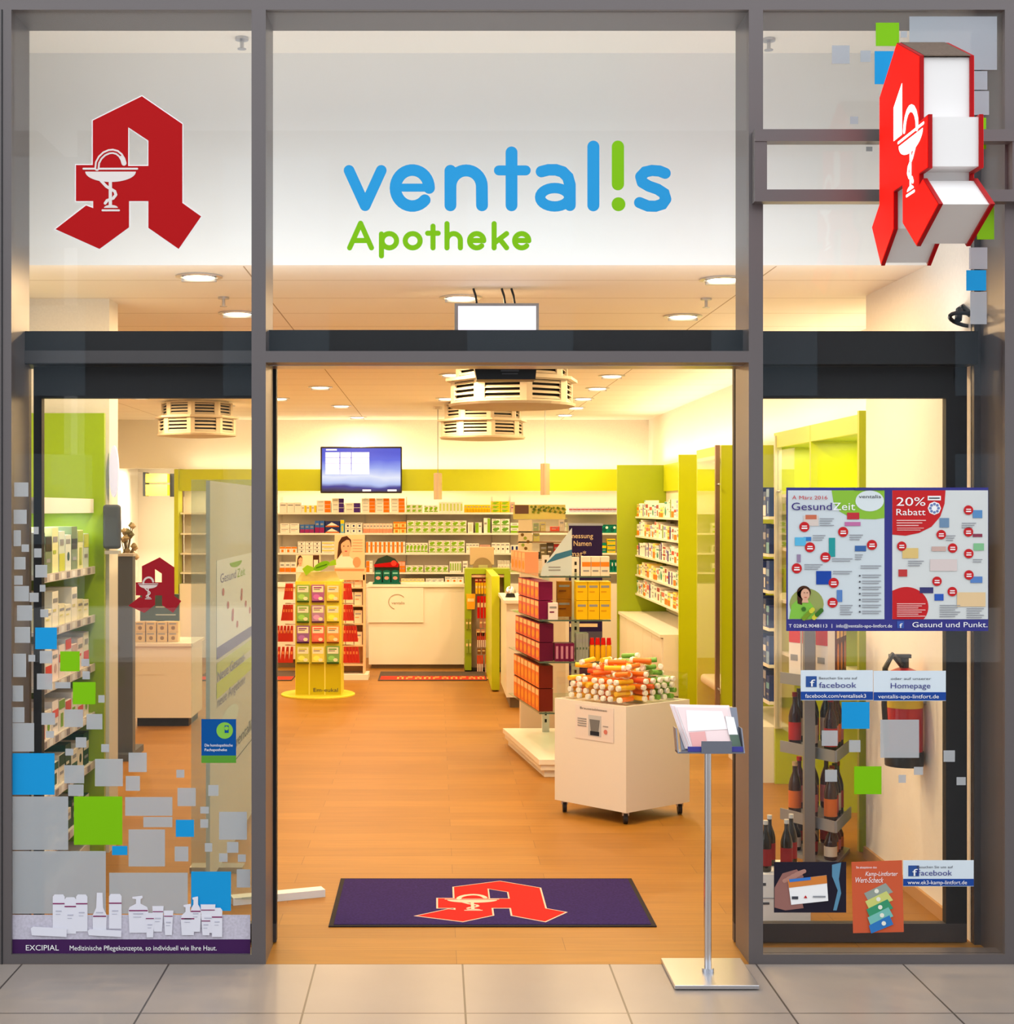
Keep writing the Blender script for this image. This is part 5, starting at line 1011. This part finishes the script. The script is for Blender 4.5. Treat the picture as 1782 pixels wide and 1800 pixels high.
# poster board standing lengthwise in the entrance
XB = -1.105; r = thing('poster_board', 'pale board with offer poster standing lengthwise behind the grey glass screen', 'poster board', (XB, 2.2, 0))
tb0, tb1 = 7.32, 9.6; MB().box(XB - .02, XB, tb0 - D, tb1 - D, .03, 2.0, mat((206, 204, 198), .5)).build('panel', r); MB().box(XB - .15, XB + .12, tb0 - D + .3, tb0 - D + .4, 0, .03, STEEL).box(XB - .15, XB + .12, tb1 - D - .4, tb1 - D - .3, 0, .03, STEEL).build('foot', r)
fr = Fr((XB, 7.45 - D, 1.6), (0, 1, 0), (0, 0, -1), (1, 0, 0), 0, 0, 1)
q = MB().rect(fr, .08, 0, 1.7, .5, mat((232, 238, 250), .5), 2).build('offer_sheet', r)
mb = MB().rect(fr, .08, .44, 1.7, .5, mat((110, 100, 170), .5), 3).circ(fr, .8, .03, .25, PG, 3, ry=.03, a0=180, a1=360).text(fr, 'Gesund', .2, .8, .12, mat((120, 110, 180), .5), 3, h=.05).text(fr, 'Zeit', .85, 1.2, .12, PG, 3, h=.05)
for i in range(10): mb.circ(fr, .3 + (i * .37) % 1.3, .17 + (i * .13) % .22, .04, mat((196, 110, 130), .5), 4, ry=.02)
mb.build('print', q)
mb = MB().rect(fr, .08, .52, 1.7, .58, mat((196, 206, 120), .5), 2).rect(fr, .08, .62, 1.7, .7, mat((200, 214, 90), .5), 2).text(fr, 'Neue Gesund-', .1, 1.2, .615, mat((120, 120, 170), .5), 3, h=.055).text(fr, 'neue Angebote', .1, 1.2, .745, mat((120, 120, 170), .5), 3, h=.055).circ(fr, .55, .86, .36, mat((210, 224, 220), .5), 2, ry=.06).text(fr, 'ventalis', .75, 1.6, 1.06, mat((80, 80, 90), .5), 3, h=.07).rect(fr, .8, 1.12, 1.5, 1.126, INK, 3); mb.build('print', r)
# ================================================================ LIME SHELVING ALONG THE RIGHT WALL
XF = 2.30; ZG = 2.375
def tY(t): return t - D
area_light('cove_light', (2.55, (tY(8.2) + tY(18)) / 2, ZG - .0 + .03), (math.radians(180), 0, 0), .12, 9.4, COVE_W * .9, (1, .77, .54))
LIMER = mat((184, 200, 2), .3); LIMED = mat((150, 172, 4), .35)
ENDS = [(17.4, 'deepest lime divider panel, standing where the back wall shelving ends', 2.12), (14.1, 'lime divider panel at the front end of the carton shelves', XF), (13.1, 'lime divider panel between bare recess and glass door', XF), (12.0, 'lime divider panel just behind the doorway edge', XF), (10.1, 'lime divider panel next to the metal trimmed glass door edge', XF), (9.14, 'bright lime divider panel above the offer poster with a lamp glare', XF), (8.1, 'narrow lime divider edge against the white wall pier', XF)]
for t, la, xf in ENDS:
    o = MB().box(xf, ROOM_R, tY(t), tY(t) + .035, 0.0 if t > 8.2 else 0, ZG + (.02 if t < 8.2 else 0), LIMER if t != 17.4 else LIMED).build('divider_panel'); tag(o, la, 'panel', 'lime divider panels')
for ta, tb, la in ((12.035, 13.1, 'lime header board over the recess past the doorway edge'), (9.175, 10.1, 'lime header board above the recess over the offer poster'), (8.135, 9.14, 'lime header board between the wall pier and bright divider')):
    o = MB().box(XF, XF + .03, tY(ta), tY(tb), ZG - .1, ZG, mat((206, 214, 90), .35)).box(XF + .03, ROOM_R, tY(ta), tY(tb), ZG - .1, ZG - .08, LIMED).build('header_board'); tag(o, la, 'panel'); area_light('added_niche_light', (2.5, tY((ta + tb) / 2), ZG - .11), (0, 0, 0), .25, tb - ta - .2, 4, (1, .8, .5), o)  # unseen light added under each header board to brighten its lime recess
o = MB().box(2.66, ROOM_R - .002, tY(14.14), tY(17.39), ZZ(863, 17), ZG, LIMEW).build('fascia_panel'); tag(o, 'short lime fascia band above the carton shelves on the side wall', 'panel')
# carton shelves, far bay
r = thing('side_wall_shelving', 'white shelves packed with cartons beside the deepest lime divider', 'shelf', (2.5, tY(15.8), 0))
ya, yb = tY(14.14), tY(17.39); SZ = [1.775, 1.555, 1.33, 1.105, .885]
MB().box(2.69, ROOM_R - .001, ya, yb, .68, 2.1, mat((230, 220, 200), .6)).build('back_panel', r)
for z in SZ: MB().box(2.33, 2.69, ya, yb, z - .02, z, LACQ).build('shelf_board', r)
q = MB().box(2.16, 2.69, ya, yb, .09, .64, LACQ).build('drawer_base', r); MB().box(2.13, 2.69, ya, yb, .64, .67, LACQ).build('top_board', r); MB().box(2.22, 2.69, ya, yb, 0, .09, KICK).build('plinth', r)
for i in range(5):
    y0 = ya + .02 + i * .645; d_ = MB().box(2.145, 2.16, y0, y0 + .63, .1, .63, LACQ).build('drawer', q)
PAL = [('lines', WHI, WHI), ('half', WHI, (140, 150, 206)), ('top', WHI, (216, 110, 96)), ('bottom', WHI, OR_), ('lines', (246, 230, 190), YEL), ('band', WHI, (210, 80, 60)), ('right', WHI, (120, 160, 80)), ('dots', WHI, NAV), ('half', (246, 236, 226), (150, 60, 60)), ('bottom', (250, 220, 110), OR_), ('wave', WHI, (40, 140, 120)), ('left', WHI, PUR)]
PN = ['plain white', 'white periwinkle', 'red topped white', 'white orange', 'cream', 'brick banded white', 'white moss', 'white dotted', 'ivory maroon', 'yellow orange', 'white seagreen', 'white violet']
rnd2 = random.Random(11)
for li, z in enumerate(SZ):
    y = yb - .03; k = 0
    while y > ya + .16:
        w = rnd2.choice((.1, .12, .14, .17, .2)); st = rnd2.choice((1, 1, 1, 2)); h = rnd2.uniform(.1, .165) / (1 if st == 1 else 1.15); i = rnd2.randrange(12); k += 1
        if y - w < ya + .01: break
        me = carton(w * .94, round(h, 2) / st * (1.3 if st > 1 else 1), .15, *PAL[i]); hh = round(h, 2) / st * (1.3 if st > 1 else 1)
        for j in range(st):
            place(me, 'medicine_carton', '%s carton on %s side wall shelf, %s from deepest lime panel%s' % (PN[i], ROWN[li], ordw(k), (', %s up' % ordw(j + 1)) if st > 1 else ''), 'carton', (2.345, y - w / 2, z + .001 + j * hh), -math.pi / 2, 'cartons on the side wall shelves')
        y -= w
# bench and glass door in the bare recess
o = MB().rbox(2.32, ROOM_R - .01, tY(12.06), tY(13.08), .34, .42, .03, LACQ).build('bench_shelf'); tag(o, 'white rounded bench board low in the bare lime recess', 'shelf')
r = thing('glass_door', 'tall framed glass door standing open against the lime recess', 'cabinet door', (2.27, tY(12.1), .1)); 
MB().box(2.262, 2.27, tY(12.02), tY(12.9), .1, ZG - .08, ACRYLIC).build('glass', r); MB().box(2.25, 2.285, tY(11.98), tY(12.02), .1, ZG, mat((150, 120, 110), .25, .7)).build('edge_strip', r)
for z in (.42, 2.06): MB().cyl((2.267, tY(11.98), z), (2.267, tY(11.9), z), .008, STEEL, n=8).build('hinge_pin', r)
# blue packs bay
r = thing('blue_pack_shelving', 'white shelves of dark blue packs between lime dividers near the poster', 'shelf', (2.5, tY(11), 0)); ya, yb = tY(10.14), tY(11.2)
SB_ = [1.81, 1.555, 1.305, 1.05, .80, .55]
MB().box(2.69, ROOM_R - .001, ya, yb, .3, 2.2, mat((170, 186, 20), .4)).build('back_panel', r)
for z in SB_: MB().box(2.265, 2.69, ya, yb, z - .02, z, LACQ).build('shelf_board', r)
MB().box(2.2, 2.69, ya, yb, .0, .38, LACQ).build('drawer_base', r)
BP = [((60, 84, 150), (140, 170, 210), 'mid blue'), ((50, 66, 110), (150, 150, 170), 'slate blue'), ((44, 60, 120), (120, 170, 190), 'dark blue'), ((70, 90, 140), (220, 220, 230), 'grey blue')]
for li, z in enumerate(SB_):
    for k in range(10):
        c = BP[(k * 3 + li * 2) % 4]; h = (.19, .17, .2, .15)[(k + li) % 4]
        for j in range(1 if h > .16 else 1):
            place(carton(.085, h, .13, ('half', 'bottom', 'band')[(k + li) % 3], c[0], c[1]), 'blue_pack', '%s pack on the %s blue bay shelf, %s from the glass front' % (c[2], (ROWN + ['bottom'])[li], ordw(k + 1)), 'carton', (2.275, ya + .07 + k * .1, z + .001), -math.pi / 2, 'packs in the blue pack bay')
r = thing('trim_glass_door', 'glass cabinet door with bright metal edge in front of the blue packs', 'cabinet door', (2.31, tY(10.07), .38))
MB().box(2.306, 2.312, tY(9.6), tY(10.06), .4, ZG - .12, ACRYLIC).build('glass', r); MB().box(2.29, 2.335, tY(10.06), tY(10.09), .38, ZG - .02, mat((226, 222, 206), .3, .5)).build('edge_strip', r); MB().cyl((2.312, tY(10.06), 1.98), (2.312, tY(9.98), 1.98), .01, STEEL).build('hinge_pin', r)
# recess shelves by the pier with pale packs
r = thing('recess_shelving', 'white shelves in the lime recess behind the offer poster', 'shelf', (2.5, tY(9), 0))
for ta, tb in ((8.14, 9.13), (9.18, 10.09)):
    for z in (1.96, 1.6, 1.25, .9): MB().box(2.34, 2.71, tY(ta), tY(tb), z - .02, z, LACQ).build('shelf_board', r)
    MB().box(2.695, 2.71, tY(ta), tY(tb), .3, ZG - .11, mat((214, 222, 30), .4)).build('back_panel', r)
for li, z in enumerate((1.6, 1.25, .9)):
    for k in range(5):
        c = ((236, 236, 226), (210, 80, 70), 'white red') if (k + li) % 2 else ((240, 238, 230), (120, 180, 60), 'white green')
        place(carton(.14, .2, .2, 'top', c[0], c[1]), 'recess_pack', '%s pack in the lime recess behind the poster, %s shelf, %s in line' % (c[2], ROWN[li + 1], ordw(k + 1)), 'carton', (2.36, tY(9.25) + k * .16, z + .001), -math.pi / 2, 'packs in the poster recess')

# ================================================================ BOTTLE RACK BEHIND THE POSTER PANE
Lc, Cc, Rc, Bc = Vector((1.87, 1.97)), Vector((2.07, 1.62)), Vector((2.25, 2.0)), Vector((2.05, 2.3))
r = thing('bottle_rack', 'grey metal corner rack with juice bottles by the white wall pier', 'rack', (2.05, 1.95, 0)); RK = [.95, .58, .215]; RS = mat((150, 158, 170), .35, .4)
MB().box(1.93, 1.985, 1.70, 1.74, 0, 1.4, mat((130, 138, 148), .35, .6)).build('post', r)
for z in RK:
    pts = [Lc, Cc, Rc, Bc]; q = MB().prism([(p.x, p.y) for p in pts], z - .012, z, RS).build('shelf_board', r)
    for a, b in ((Lc, Cc), (Cc, Rc)):
        d = (b - a).normalized(); n_ = Vector((d.y, -d.x)) * .008; MB().prism([a, b, b + n_, a + n_], z - .03, z + .03, RS).build('price_rail', q)
MB().prism([(p.x, p.y) for p in (Lc, Cc, Rc, Bc)], 0.0, .02, RS).build('base_plate', r)
def bottle_proto(name, la, h, rr, glass, label, cap):
    g = thing(name, la, 'bottle', (0, 0, 0), 'juice bottles on the corner rack')
    MB().lathe([(rr * .9, 0), (rr, .008), (rr, h * .55), (rr * .8, h * .66), (rr * .38, h * .8), (rr * .36, h * .93)], (0, 0, 0), glass, 16).build('glass_body', g, True)
    MB().lathe([(rr * 1.015, h * .12), (rr * 1.015, h * .45)], (0, 0, 0), label, 16).build('paper_label', g, True)
    MB().cyl((0, 0, h * .92), (0, 0, h), rr * .42, cap, n=12).build('cap', g); return g
DKG = mat((42, 16, 18), .12); BRG = mat((60, 34, 14), .12)
KB = [('dark red', DKG, (176, 44, 44), (130, 24, 30)), ('dark brown', BRG, (210, 110, 40), (226, 200, 150)), ('almost black', mat((26, 16, 18), .12), (214, 206, 190), (60, 60, 64)), ('cherry red', mat((70, 10, 16), .12), (206, 120, 120), (200, 40, 40))]
SPOT = []
for z, lv in ((RK[0] + .0, 'upper'), (RK[1], 'middle'), (RK[2], 'lower'), (.02, 'floor')):
    hz = {'upper': .0, 'middle': .29, 'lower': .28, 'floor': .16}[lv]
    if lv == 'upper': continue
    for k in range(3):
        SPOT.append((Lc + (Cc - Lc) * (.14, .45, .8)[k] + Vector((.045, .045)), z, lv, hz, 'outer edge', k))
    for k in range(3): SPOT.append((Cc + (Rc - Cc) * (.5 + k * .18) + Vector((-.05, .03)), z, lv, hz, 'wall edge', k))
    for k in range(3): SPOT.append((Lc + (Rc - Lc) * (.36 + k * .2) + Vector((.0, .15)), z, lv, hz, 'back row', k))
protos = {}
for i, (p, z, lv, h, ed, k) in enumerate(SPOT):
    c = KB[(i * 5 + k) % 4]; key = (c[0], h); la = '%s juice bottle on the %s rack shelf, %s along the %s' % (c[0], lv, ordw(k + 1), ed)
    if key not in protos: protos[key] = g = bottle_proto('juice_bottle', la, h, .034, c[1], mat(c[2], .5), mat(c[3], .4)); g.location = (p.x, p.y, z + .001)
    else: dup(protos[key], (p.x, p.y, z + .001), (0, 0, k), la)
# red-white cartons and tins on the top rack shelf
for k in range(6):
    a = Lc + (Cc - Lc) * (.2 + .3 * k) if k < 3 else Cc + (Rc - Cc) * (.12 + .22 * (k - 3)); red = k in (0, 1, 2)
    d = (Cc - Lc).normalized() if k < 3 else (Rc - Cc).normalized(); n_ = Vector((-d.y, d.x)); a = Lc + (Cc - Lc) * (.2 + .25 * k) if k < 3 else Cc + (Rc - Cc) * (.45 + .24 * (k - 3)); a = a + n_ * .022
    place(carton(.088, .32, .05, 'top' if red else 'wine', (236, 230, 226) if red else (110, 50, 30), (206, 50, 46) if red else (226, 130, 40)), 'tea_pack', ('white pack with red top' if red else 'brown pack with orange print') + ' on the top rack shelf, %s from the doorway' % ordw(k + 1), 'carton', (a.x, a.y, RK[0] + .002), math.atan2(d.y, d.x), 'tall packs on the top rack shelf')
r = thing('floor_box', 'white printed box on the floor under the bottles by the doorway post', 'box', (1.58, .72, 0))
MB().box(1.455, 1.69, .62, .9, .001, .215, WHITE).build('body', r); f2 = FT(.62 + D); mb = MB()
mb.rect(f2, 1337, 1578, 1420, 1579.5, GREY, 2).rect(f2, 1338, 1552, 1346, 1557, INK, 2).rect(f2, 1339, 1586, 1352, 1590, INK, 2); mb.build('print', r)
for k, (x, y) in enumerate(((1.50, .68), (1.545, .8), (1.60, .7), (1.65, .82), (1.475, .84))):
    key = 'small'
    la = 'small dark bottle standing on the white floor box, %s from the doorway post' % ordw(k + 1)
    if key not in protos: protos[key] = g = bottle_proto('juice_bottle', la, .23, .027, mat((40, 30, 16), .12), mat((150, 40, 40), .5), mat((214, 210, 200), .3)); g.location = (x, y, .216); g['group'] = 'bottles on the floor box'
    else: dup(protos[key], (x, y, .216), (0, 0, k), la)
# fire extinguisher on the pier wall
X, Y = 2.205, .92; r = thing('fire_extinguisher', 'fire extinguisher hanging on the white wall behind the poster pane', 'fire extinguisher', (X, Y, .66)); FR = mat((190, 20, 24), .3)
MB().lathe([(.06, 0), (.085, .02), (.085, .38), (.06, .44), (.025, .455)], (X, Y, .66), FR, 24).build('cylinder', r, True); MB().lathe([(.088, .0), (.09, .06), (.088, .07)], (X, Y, .655), BLACK, 24).build('base_ring', r, True)
MB().cyl((X, Y, 1.11), (X, Y, 1.16), .022, BLACK).box(X - .07, X + .03, Y - .014, Y + .014, 1.16, 1.178, BLACK).build('valve', r); MB().lathe([(.0865, .27), (.0865, .36)], (X, Y, .66), mat((226, 190, 60), .5), 24).build('label', r, True)
MB().tube([(X - .02, Y - .02, 1.13), (X - .07, Y - .05, 1.18), (X - .11, Y - .07, 1.12), (X - .115, Y - .07, .95), (X - .1, Y - .06, .75)], .013, BLACK, 8).build('hose', r)
MB().box(X + .07, 2.299, Y - .03, Y + .03, .95, 1.02, STEEL).build('wall_bracket', r)
# black cable loop
r = thing('cable_loop', 'black cable looped on a hook inside the upper poster pane', 'cable', P(1712, 575, 6.4)); pts = []
for i in range(22):
    a = i / 21 * 2 * math.pi * 1.02; pts.append(P(1700 + 31 * math.cos(a), 562 + 11 * math.sin(a) + 5 * math.cos(a), 6.42 + .03 * math.sin(a)))
MB().tube(pts, .009, BLACK, 8).build('cable', r); MB().tube([P(1684, 562, 6.42), P(1686, 545, 6.45), P(1690, 540, 6.5), P(1706, 552, 6.42)], .016, BLACK, 8).build('connector', r)
MB().tube([P(1730, 572, 6.42), P(1742, 580, 6.41), P(1750, 590, 6.4)], .009, BLACK, 8).build('cable_tail', r)

# ================================================================ LEFT SIDE
o = MB().box(-2.25, -1.775, 1.9, 1.935, 0, ZG, mat((150, 186, 24), .3)).build('divider_panel'); tag(o, 'broad lime end panel of the shelving behind the emblem pane', 'panel')
r = thing('front_shelving', 'white shelf unit with price rails full of products behind the emblem pane', 'shelf', (-2.0, 1.35, 0)); XLF = -1.83; ya, yb = .8, 1.895
MB().box(-2.249, -2.235, ya, yb, 0, 2.0, WHITE).build('back_panel', r)
LSZ = [1.55, 1.29, 1.03, .77, .51, .25]
MB().box(-2.235, XLF, ya, yb, 1.84, 1.915, WHITE).build('light_canopy', r); area_light('canopy_light', (-1.98, 1.35, 1.83), (0, 0, 0), .2, .9, 3.5, (1, .9, .75), r)
for z in LSZ:
    q = MB().box(-2.235, XLF, ya, yb, z - .02, z, LACQ).build('shelf_board', r); MB().box(XLF, XLF + .008, ya, yb, z - .035, z + .005, mat((210, 204, 200), .4)).build('price_rail', q)
    mb = MB(); [mb.box(XLF + .008, XLF + .0095, ya + .04 + k * .11, ya + .1 + k * .11, z - .03, z, mat(((140, 134, 140), (236, 236, 236))[k % 2], .5)) for k in range(9)]; mb.build('price_tag', q)
MB().box(-2.235, XLF - .02, ya, yb, 0, .08, WHITE).build('plinth', r)
MB().box(-2.235, XLF, ya - .02, ya, 0, 1.9, ACRYLIC).build('side_panel', r)
LP = [[((216, 226, 220), (30, 80, 80), 'white teal'), ((120, 140, 110), (60, 60, 50), 'mottled green'), ((226, 230, 180), (170, 190, 80), 'pale lime'), ((210, 226, 220), (200, 210, 90), 'mint')], [((246, 240, 200), (226, 220, 120), 'cream yellow'), ((244, 240, 214), (230, 222, 130), 'ivory'), ((240, 236, 220), (210, 200, 120), 'pale yellow')], [((240, 226, 220), (226, 60, 50), 'white red'), ((236, 236, 226), (220, 70, 60), 'white scarlet'), ((244, 226, 222), (200, 170, 170), 'pink white')], [((240, 232, 228), (220, 90, 90), 'white rose'), ((236, 230, 222), (120, 170, 60), 'white leaf green')], [((240, 232, 214), (20, 70, 50), 'cream dark green'), ((30, 76, 56), (226, 226, 210), 'dark green'), ((238, 232, 216), (40, 90, 70), 'ivory green')], [((226, 222, 206), (30, 80, 60), 'beige green'), ((40, 80, 60), (220, 220, 200), 'bottle green')]]
HH = [(.2, .22, .18), (.1, .17, .09), (.16, .14, .18), (.15, .16, .13), (.14, .12, .17), (.12, .13, .1)]
for li, z in enumerate(LSZ):
    for k in range(8):
        c = LP[li][k % len(LP[li])]; h = HH[li][(k * 2) % 3]
        place(carton(.115, h, .14, ('half', 'top', 'lines', 'bottom', 'dots', 'band')[(li + k) % 6] if li != 1 else 'lines', c[0], c[1]), 'care_product', '%s pack on the %s shelf behind the emblem pane, %s from the glass' % (c[2], (ROWN + ['bottom'])[li], ordw(k + 1)), 'carton', (XLF - .015, ya + .09 + k * .128, z + .001), math.pi / 2, 'packs on the shelf unit behind the emblem pane')
# oval light on the pier
X, Y = -1.79, 1.86; r = thing('oval_sign', 'pale lilac oval sign at the edge of the wall pier', 'sign', (-1.73, 1.9, 1.95))
zc = ZZ(828, 8.0); mb = MB(); n = 24; pts = [(-1.752, 1.88 + .0 + .05 * math.cos(0)) for _ in range(1)]
vs = [Vector((-1.735 + .025 * math.cos(2 * math.pi * i / n), 1.95, zc + .14 * math.sin(2 * math.pi * i / n))) for i in range(n)]
mb.add(vs + [v + Vector((0, .028, 0)) for v in vs], [list(range(n)), list(range(2 * n - 1, n - 1, -1))] + [(i, (i + 1) % n, n + (i + 1) % n, n + i) for i in range(n)], mat((206, 206, 236), .4, 0, .5)); mb.build('lens', r)
MB().box(-1.765, -1.72, 1.978, 2.0, zc - .02, zc + .02, GREY).build('mount', r)
# weighing scale with screen head
t = 11.1; SG_ = mat((84, 92, 106), .45); r = thing('weighing_scale', 'dark slate body scale column with screen head beyond the wall pier', 'scale', (XX(218, t), t - D, 0))
MB().box(XX(206, t), XX(233, t), t - D, t - D + .1, .04, ZZ(978, t), SG_).build('column', r); MB().box(XX(205, t), XX(234, t), t - D - .1, t - D + .4, 0, .05, SG_).build('footplate', r)
MB().box(XX(204, t), XX(235, t), t - D - .01, t - D + .11, ZZ(978, t), ZZ(973, t), mat((190, 186, 184), .4)).build('top_cap', r)
t = 7.93; r = thing('pier_screen', 'dark slate screen with rounded corners mounted on the wall pier', 'screen', (XX(196, t), t - D, ZZ(970, t)))
MB().rbox(XX(180, t), XX(210.5, t), t - D, t - D + .05, ZZ(965, t), ZZ(887, t), .016, SG_).build('case', r); MB().box(XX(182, t), XX(203, t), t - D + .05, 1.979, ZZ(940, t), ZZ(915, t), STEEL).build('wall_mount', r); MB().box(XX(184, t), XX(209, t), t - D, t - D + .05, ZZ(974, t), ZZ(968, t), mat((190, 186, 184), .4)).build('tray_bar', r)
# side counter
t = 12.75; X0, X1 = XX(233, t), XX(336, t); r = thing('advice_counter', 'white side counter with tan packs seen through the emblem pane', 'counter', ((X0 + X1) / 2, t - D, 0))
MB().box(X0, X1, t - D, t - D + .6, ZZ(1262, t), .69, LACQ).build('body', r); MB().box(X0 - .02, X1 + .02, t - D - .03, t - D + .62, .69, .715, LACQ).build('countertop', r); MB().box(X0 + .03, X1 - .03, t - D + .05, t - D + .55, 0, ZZ(1262, t), DARK).build('plinth', r)
MB().box(XX(240, t), XX(288, t), t - D - .004, t - D, ZZ(1186, t), ZZ(1150, t), LACQ).build('front_panel', r)
for k in range(4):
    for j in range(2): place(carton(.085, .085, .1, 'dots', (226, 200, 150), (150, 120, 70)), 'tan_pack', 'small tan pack on the side counter, %s along, %s layer' % (ordw(k + 1), ('bottom', 'top')[j]), 'carton', (XX(242, t) + .0 + k * .095, t - D + .1, .716 + j * .087), 0, 'tan packs on the side counter')
r = thing('counter_screen', 'teal grey screen lying over the tan packs on the side counter', 'monitor', (XX(268, t), t - D + .3, .716))
MB().box(XX(234, t), XX(304, t), t - D + .3, t - D + .34, ZZ(1096, t), ZZ(1048, t), mat((70, 96, 98), .35)).build('panel', r); MB().box(XX(262, t), XX(276, t), t - D + .3, t - D + .36, .716, ZZ(1096, t), DARK).build('stand', r)
for py in (1070, 1084): MB().box(XX(262, t), XX(298, t), t - D + .297, t - D + .3, ZZ(py + 2, t), ZZ(py, t), mat((190, 206, 206), .4)).build('print', r)
# back corner beyond the side counter
t = 20.3; r = thing('wall_cabinet', 'dark framed wall cabinet with two yellow trays in the back corner', 'cabinet', (XX(311, t), t - D, ZZ(873, t)))
MB().box(XX(294, t), XX(325, t), t - D + .2, t - D + .25, ZZ(873, t), ZZ(832, t), DARK).box(XX(251, t), XX(256, t), t - D, t - D + .25, ZZ(872, t), ZZ(830, t), DARK).build('frame', r)
for a, b in ((848, 833), (871, 852)):
    MB().box(XX(256, t), XX(294, t), t - D, t - D + .25, ZZ(a, t), ZZ(b, t), mat((250, 222, 60), .4)).build('tray', r)
r = thing('notice_frame', 'small black framed notice on the back corner wall above the dried flowers', 'picture', (XX(223, t), 14.98, ZZ(895, t)))
tw = 15.0 + D - .03; MB().box(XX(212, tw), XX(236, tw), tw - D, tw - D + .028, ZZ(896, tw), ZZ(862, tw), DARK).build('frame', r); MB().rect(FT(tw), 216, 866, 231, 888, mat((240, 230, 190), .5), 2).build('picture_print', r)
t = 13.0; o_ = P(222, 1040, t); r = thing('dried_bouquet', 'dried flowers in a slim coral vase behind the weighing scale', 'vase', (o_.x, o_.y, .0)); VZ = ZZ(985, t)
MB().lathe([(.04, 0), (.045, VZ - .02), (.03, VZ)], (o_.x, o_.y, 0), mat((206, 140, 120), .5), 12).build('vase', r, True); mb = MB(); rr3 = random.Random(5)
for i in range(26):
    a, q_ = rr3.uniform(0, 6.28), rr3.uniform(.0, .09); z = VZ + rr3.uniform(.02, .32); p1 = Vector((o_.x + q_ * math.cos(a), o_.y + q_ * math.sin(a), z)); mb.tube([(o_.x, o_.y, VZ - .02), p1], .004, mat((120, 110, 80), .7), 5); mb.lathe([(.004, -.025), (.028, 0), (.006, .03)], p1, mat(((170, 160, 130), (196, 180, 150), (130, 130, 100))[i % 3], .7), 7)
mb.build('dried_flowers', r)
o = MB().box(-3.3, -3.21, BACK - .1, BACK - .01, 0, 2.37, mat((150, 120, 70), .5)).build('corner_post'); tag(o, 'brown wooden post at the opening to the back corner', 'post')
o = MB().box(-3.21 - .05, -3.21, BACK - .42, BACK - .12, 0, zgt, LIMEW).build('divider_panel'); tag(o, 'narrow lime divider at the far end of the back wall shelving', 'panel')

# unseen lamp added to brighten the opening of the back corner
for X, Y in ((-3.7, 13.9),):
    r = thing('added_recess_lamp', 'added unseen ceiling lamp inside the back corner opening', 'ceiling light', (X, Y, 2.45)); MB().cyl((X, Y, 2.45), (X, Y, 2.42), .12, STEEL).build('housing', r); MB().cyl((X, Y, 2.42), (X, Y, 2.415), .1, LAMP_ON).build('diffuser', r)
    area_light('lamp_light', (X, Y, 2.4), (0, 0, 0), .18, .18, 45, (1, .8, .55), r)
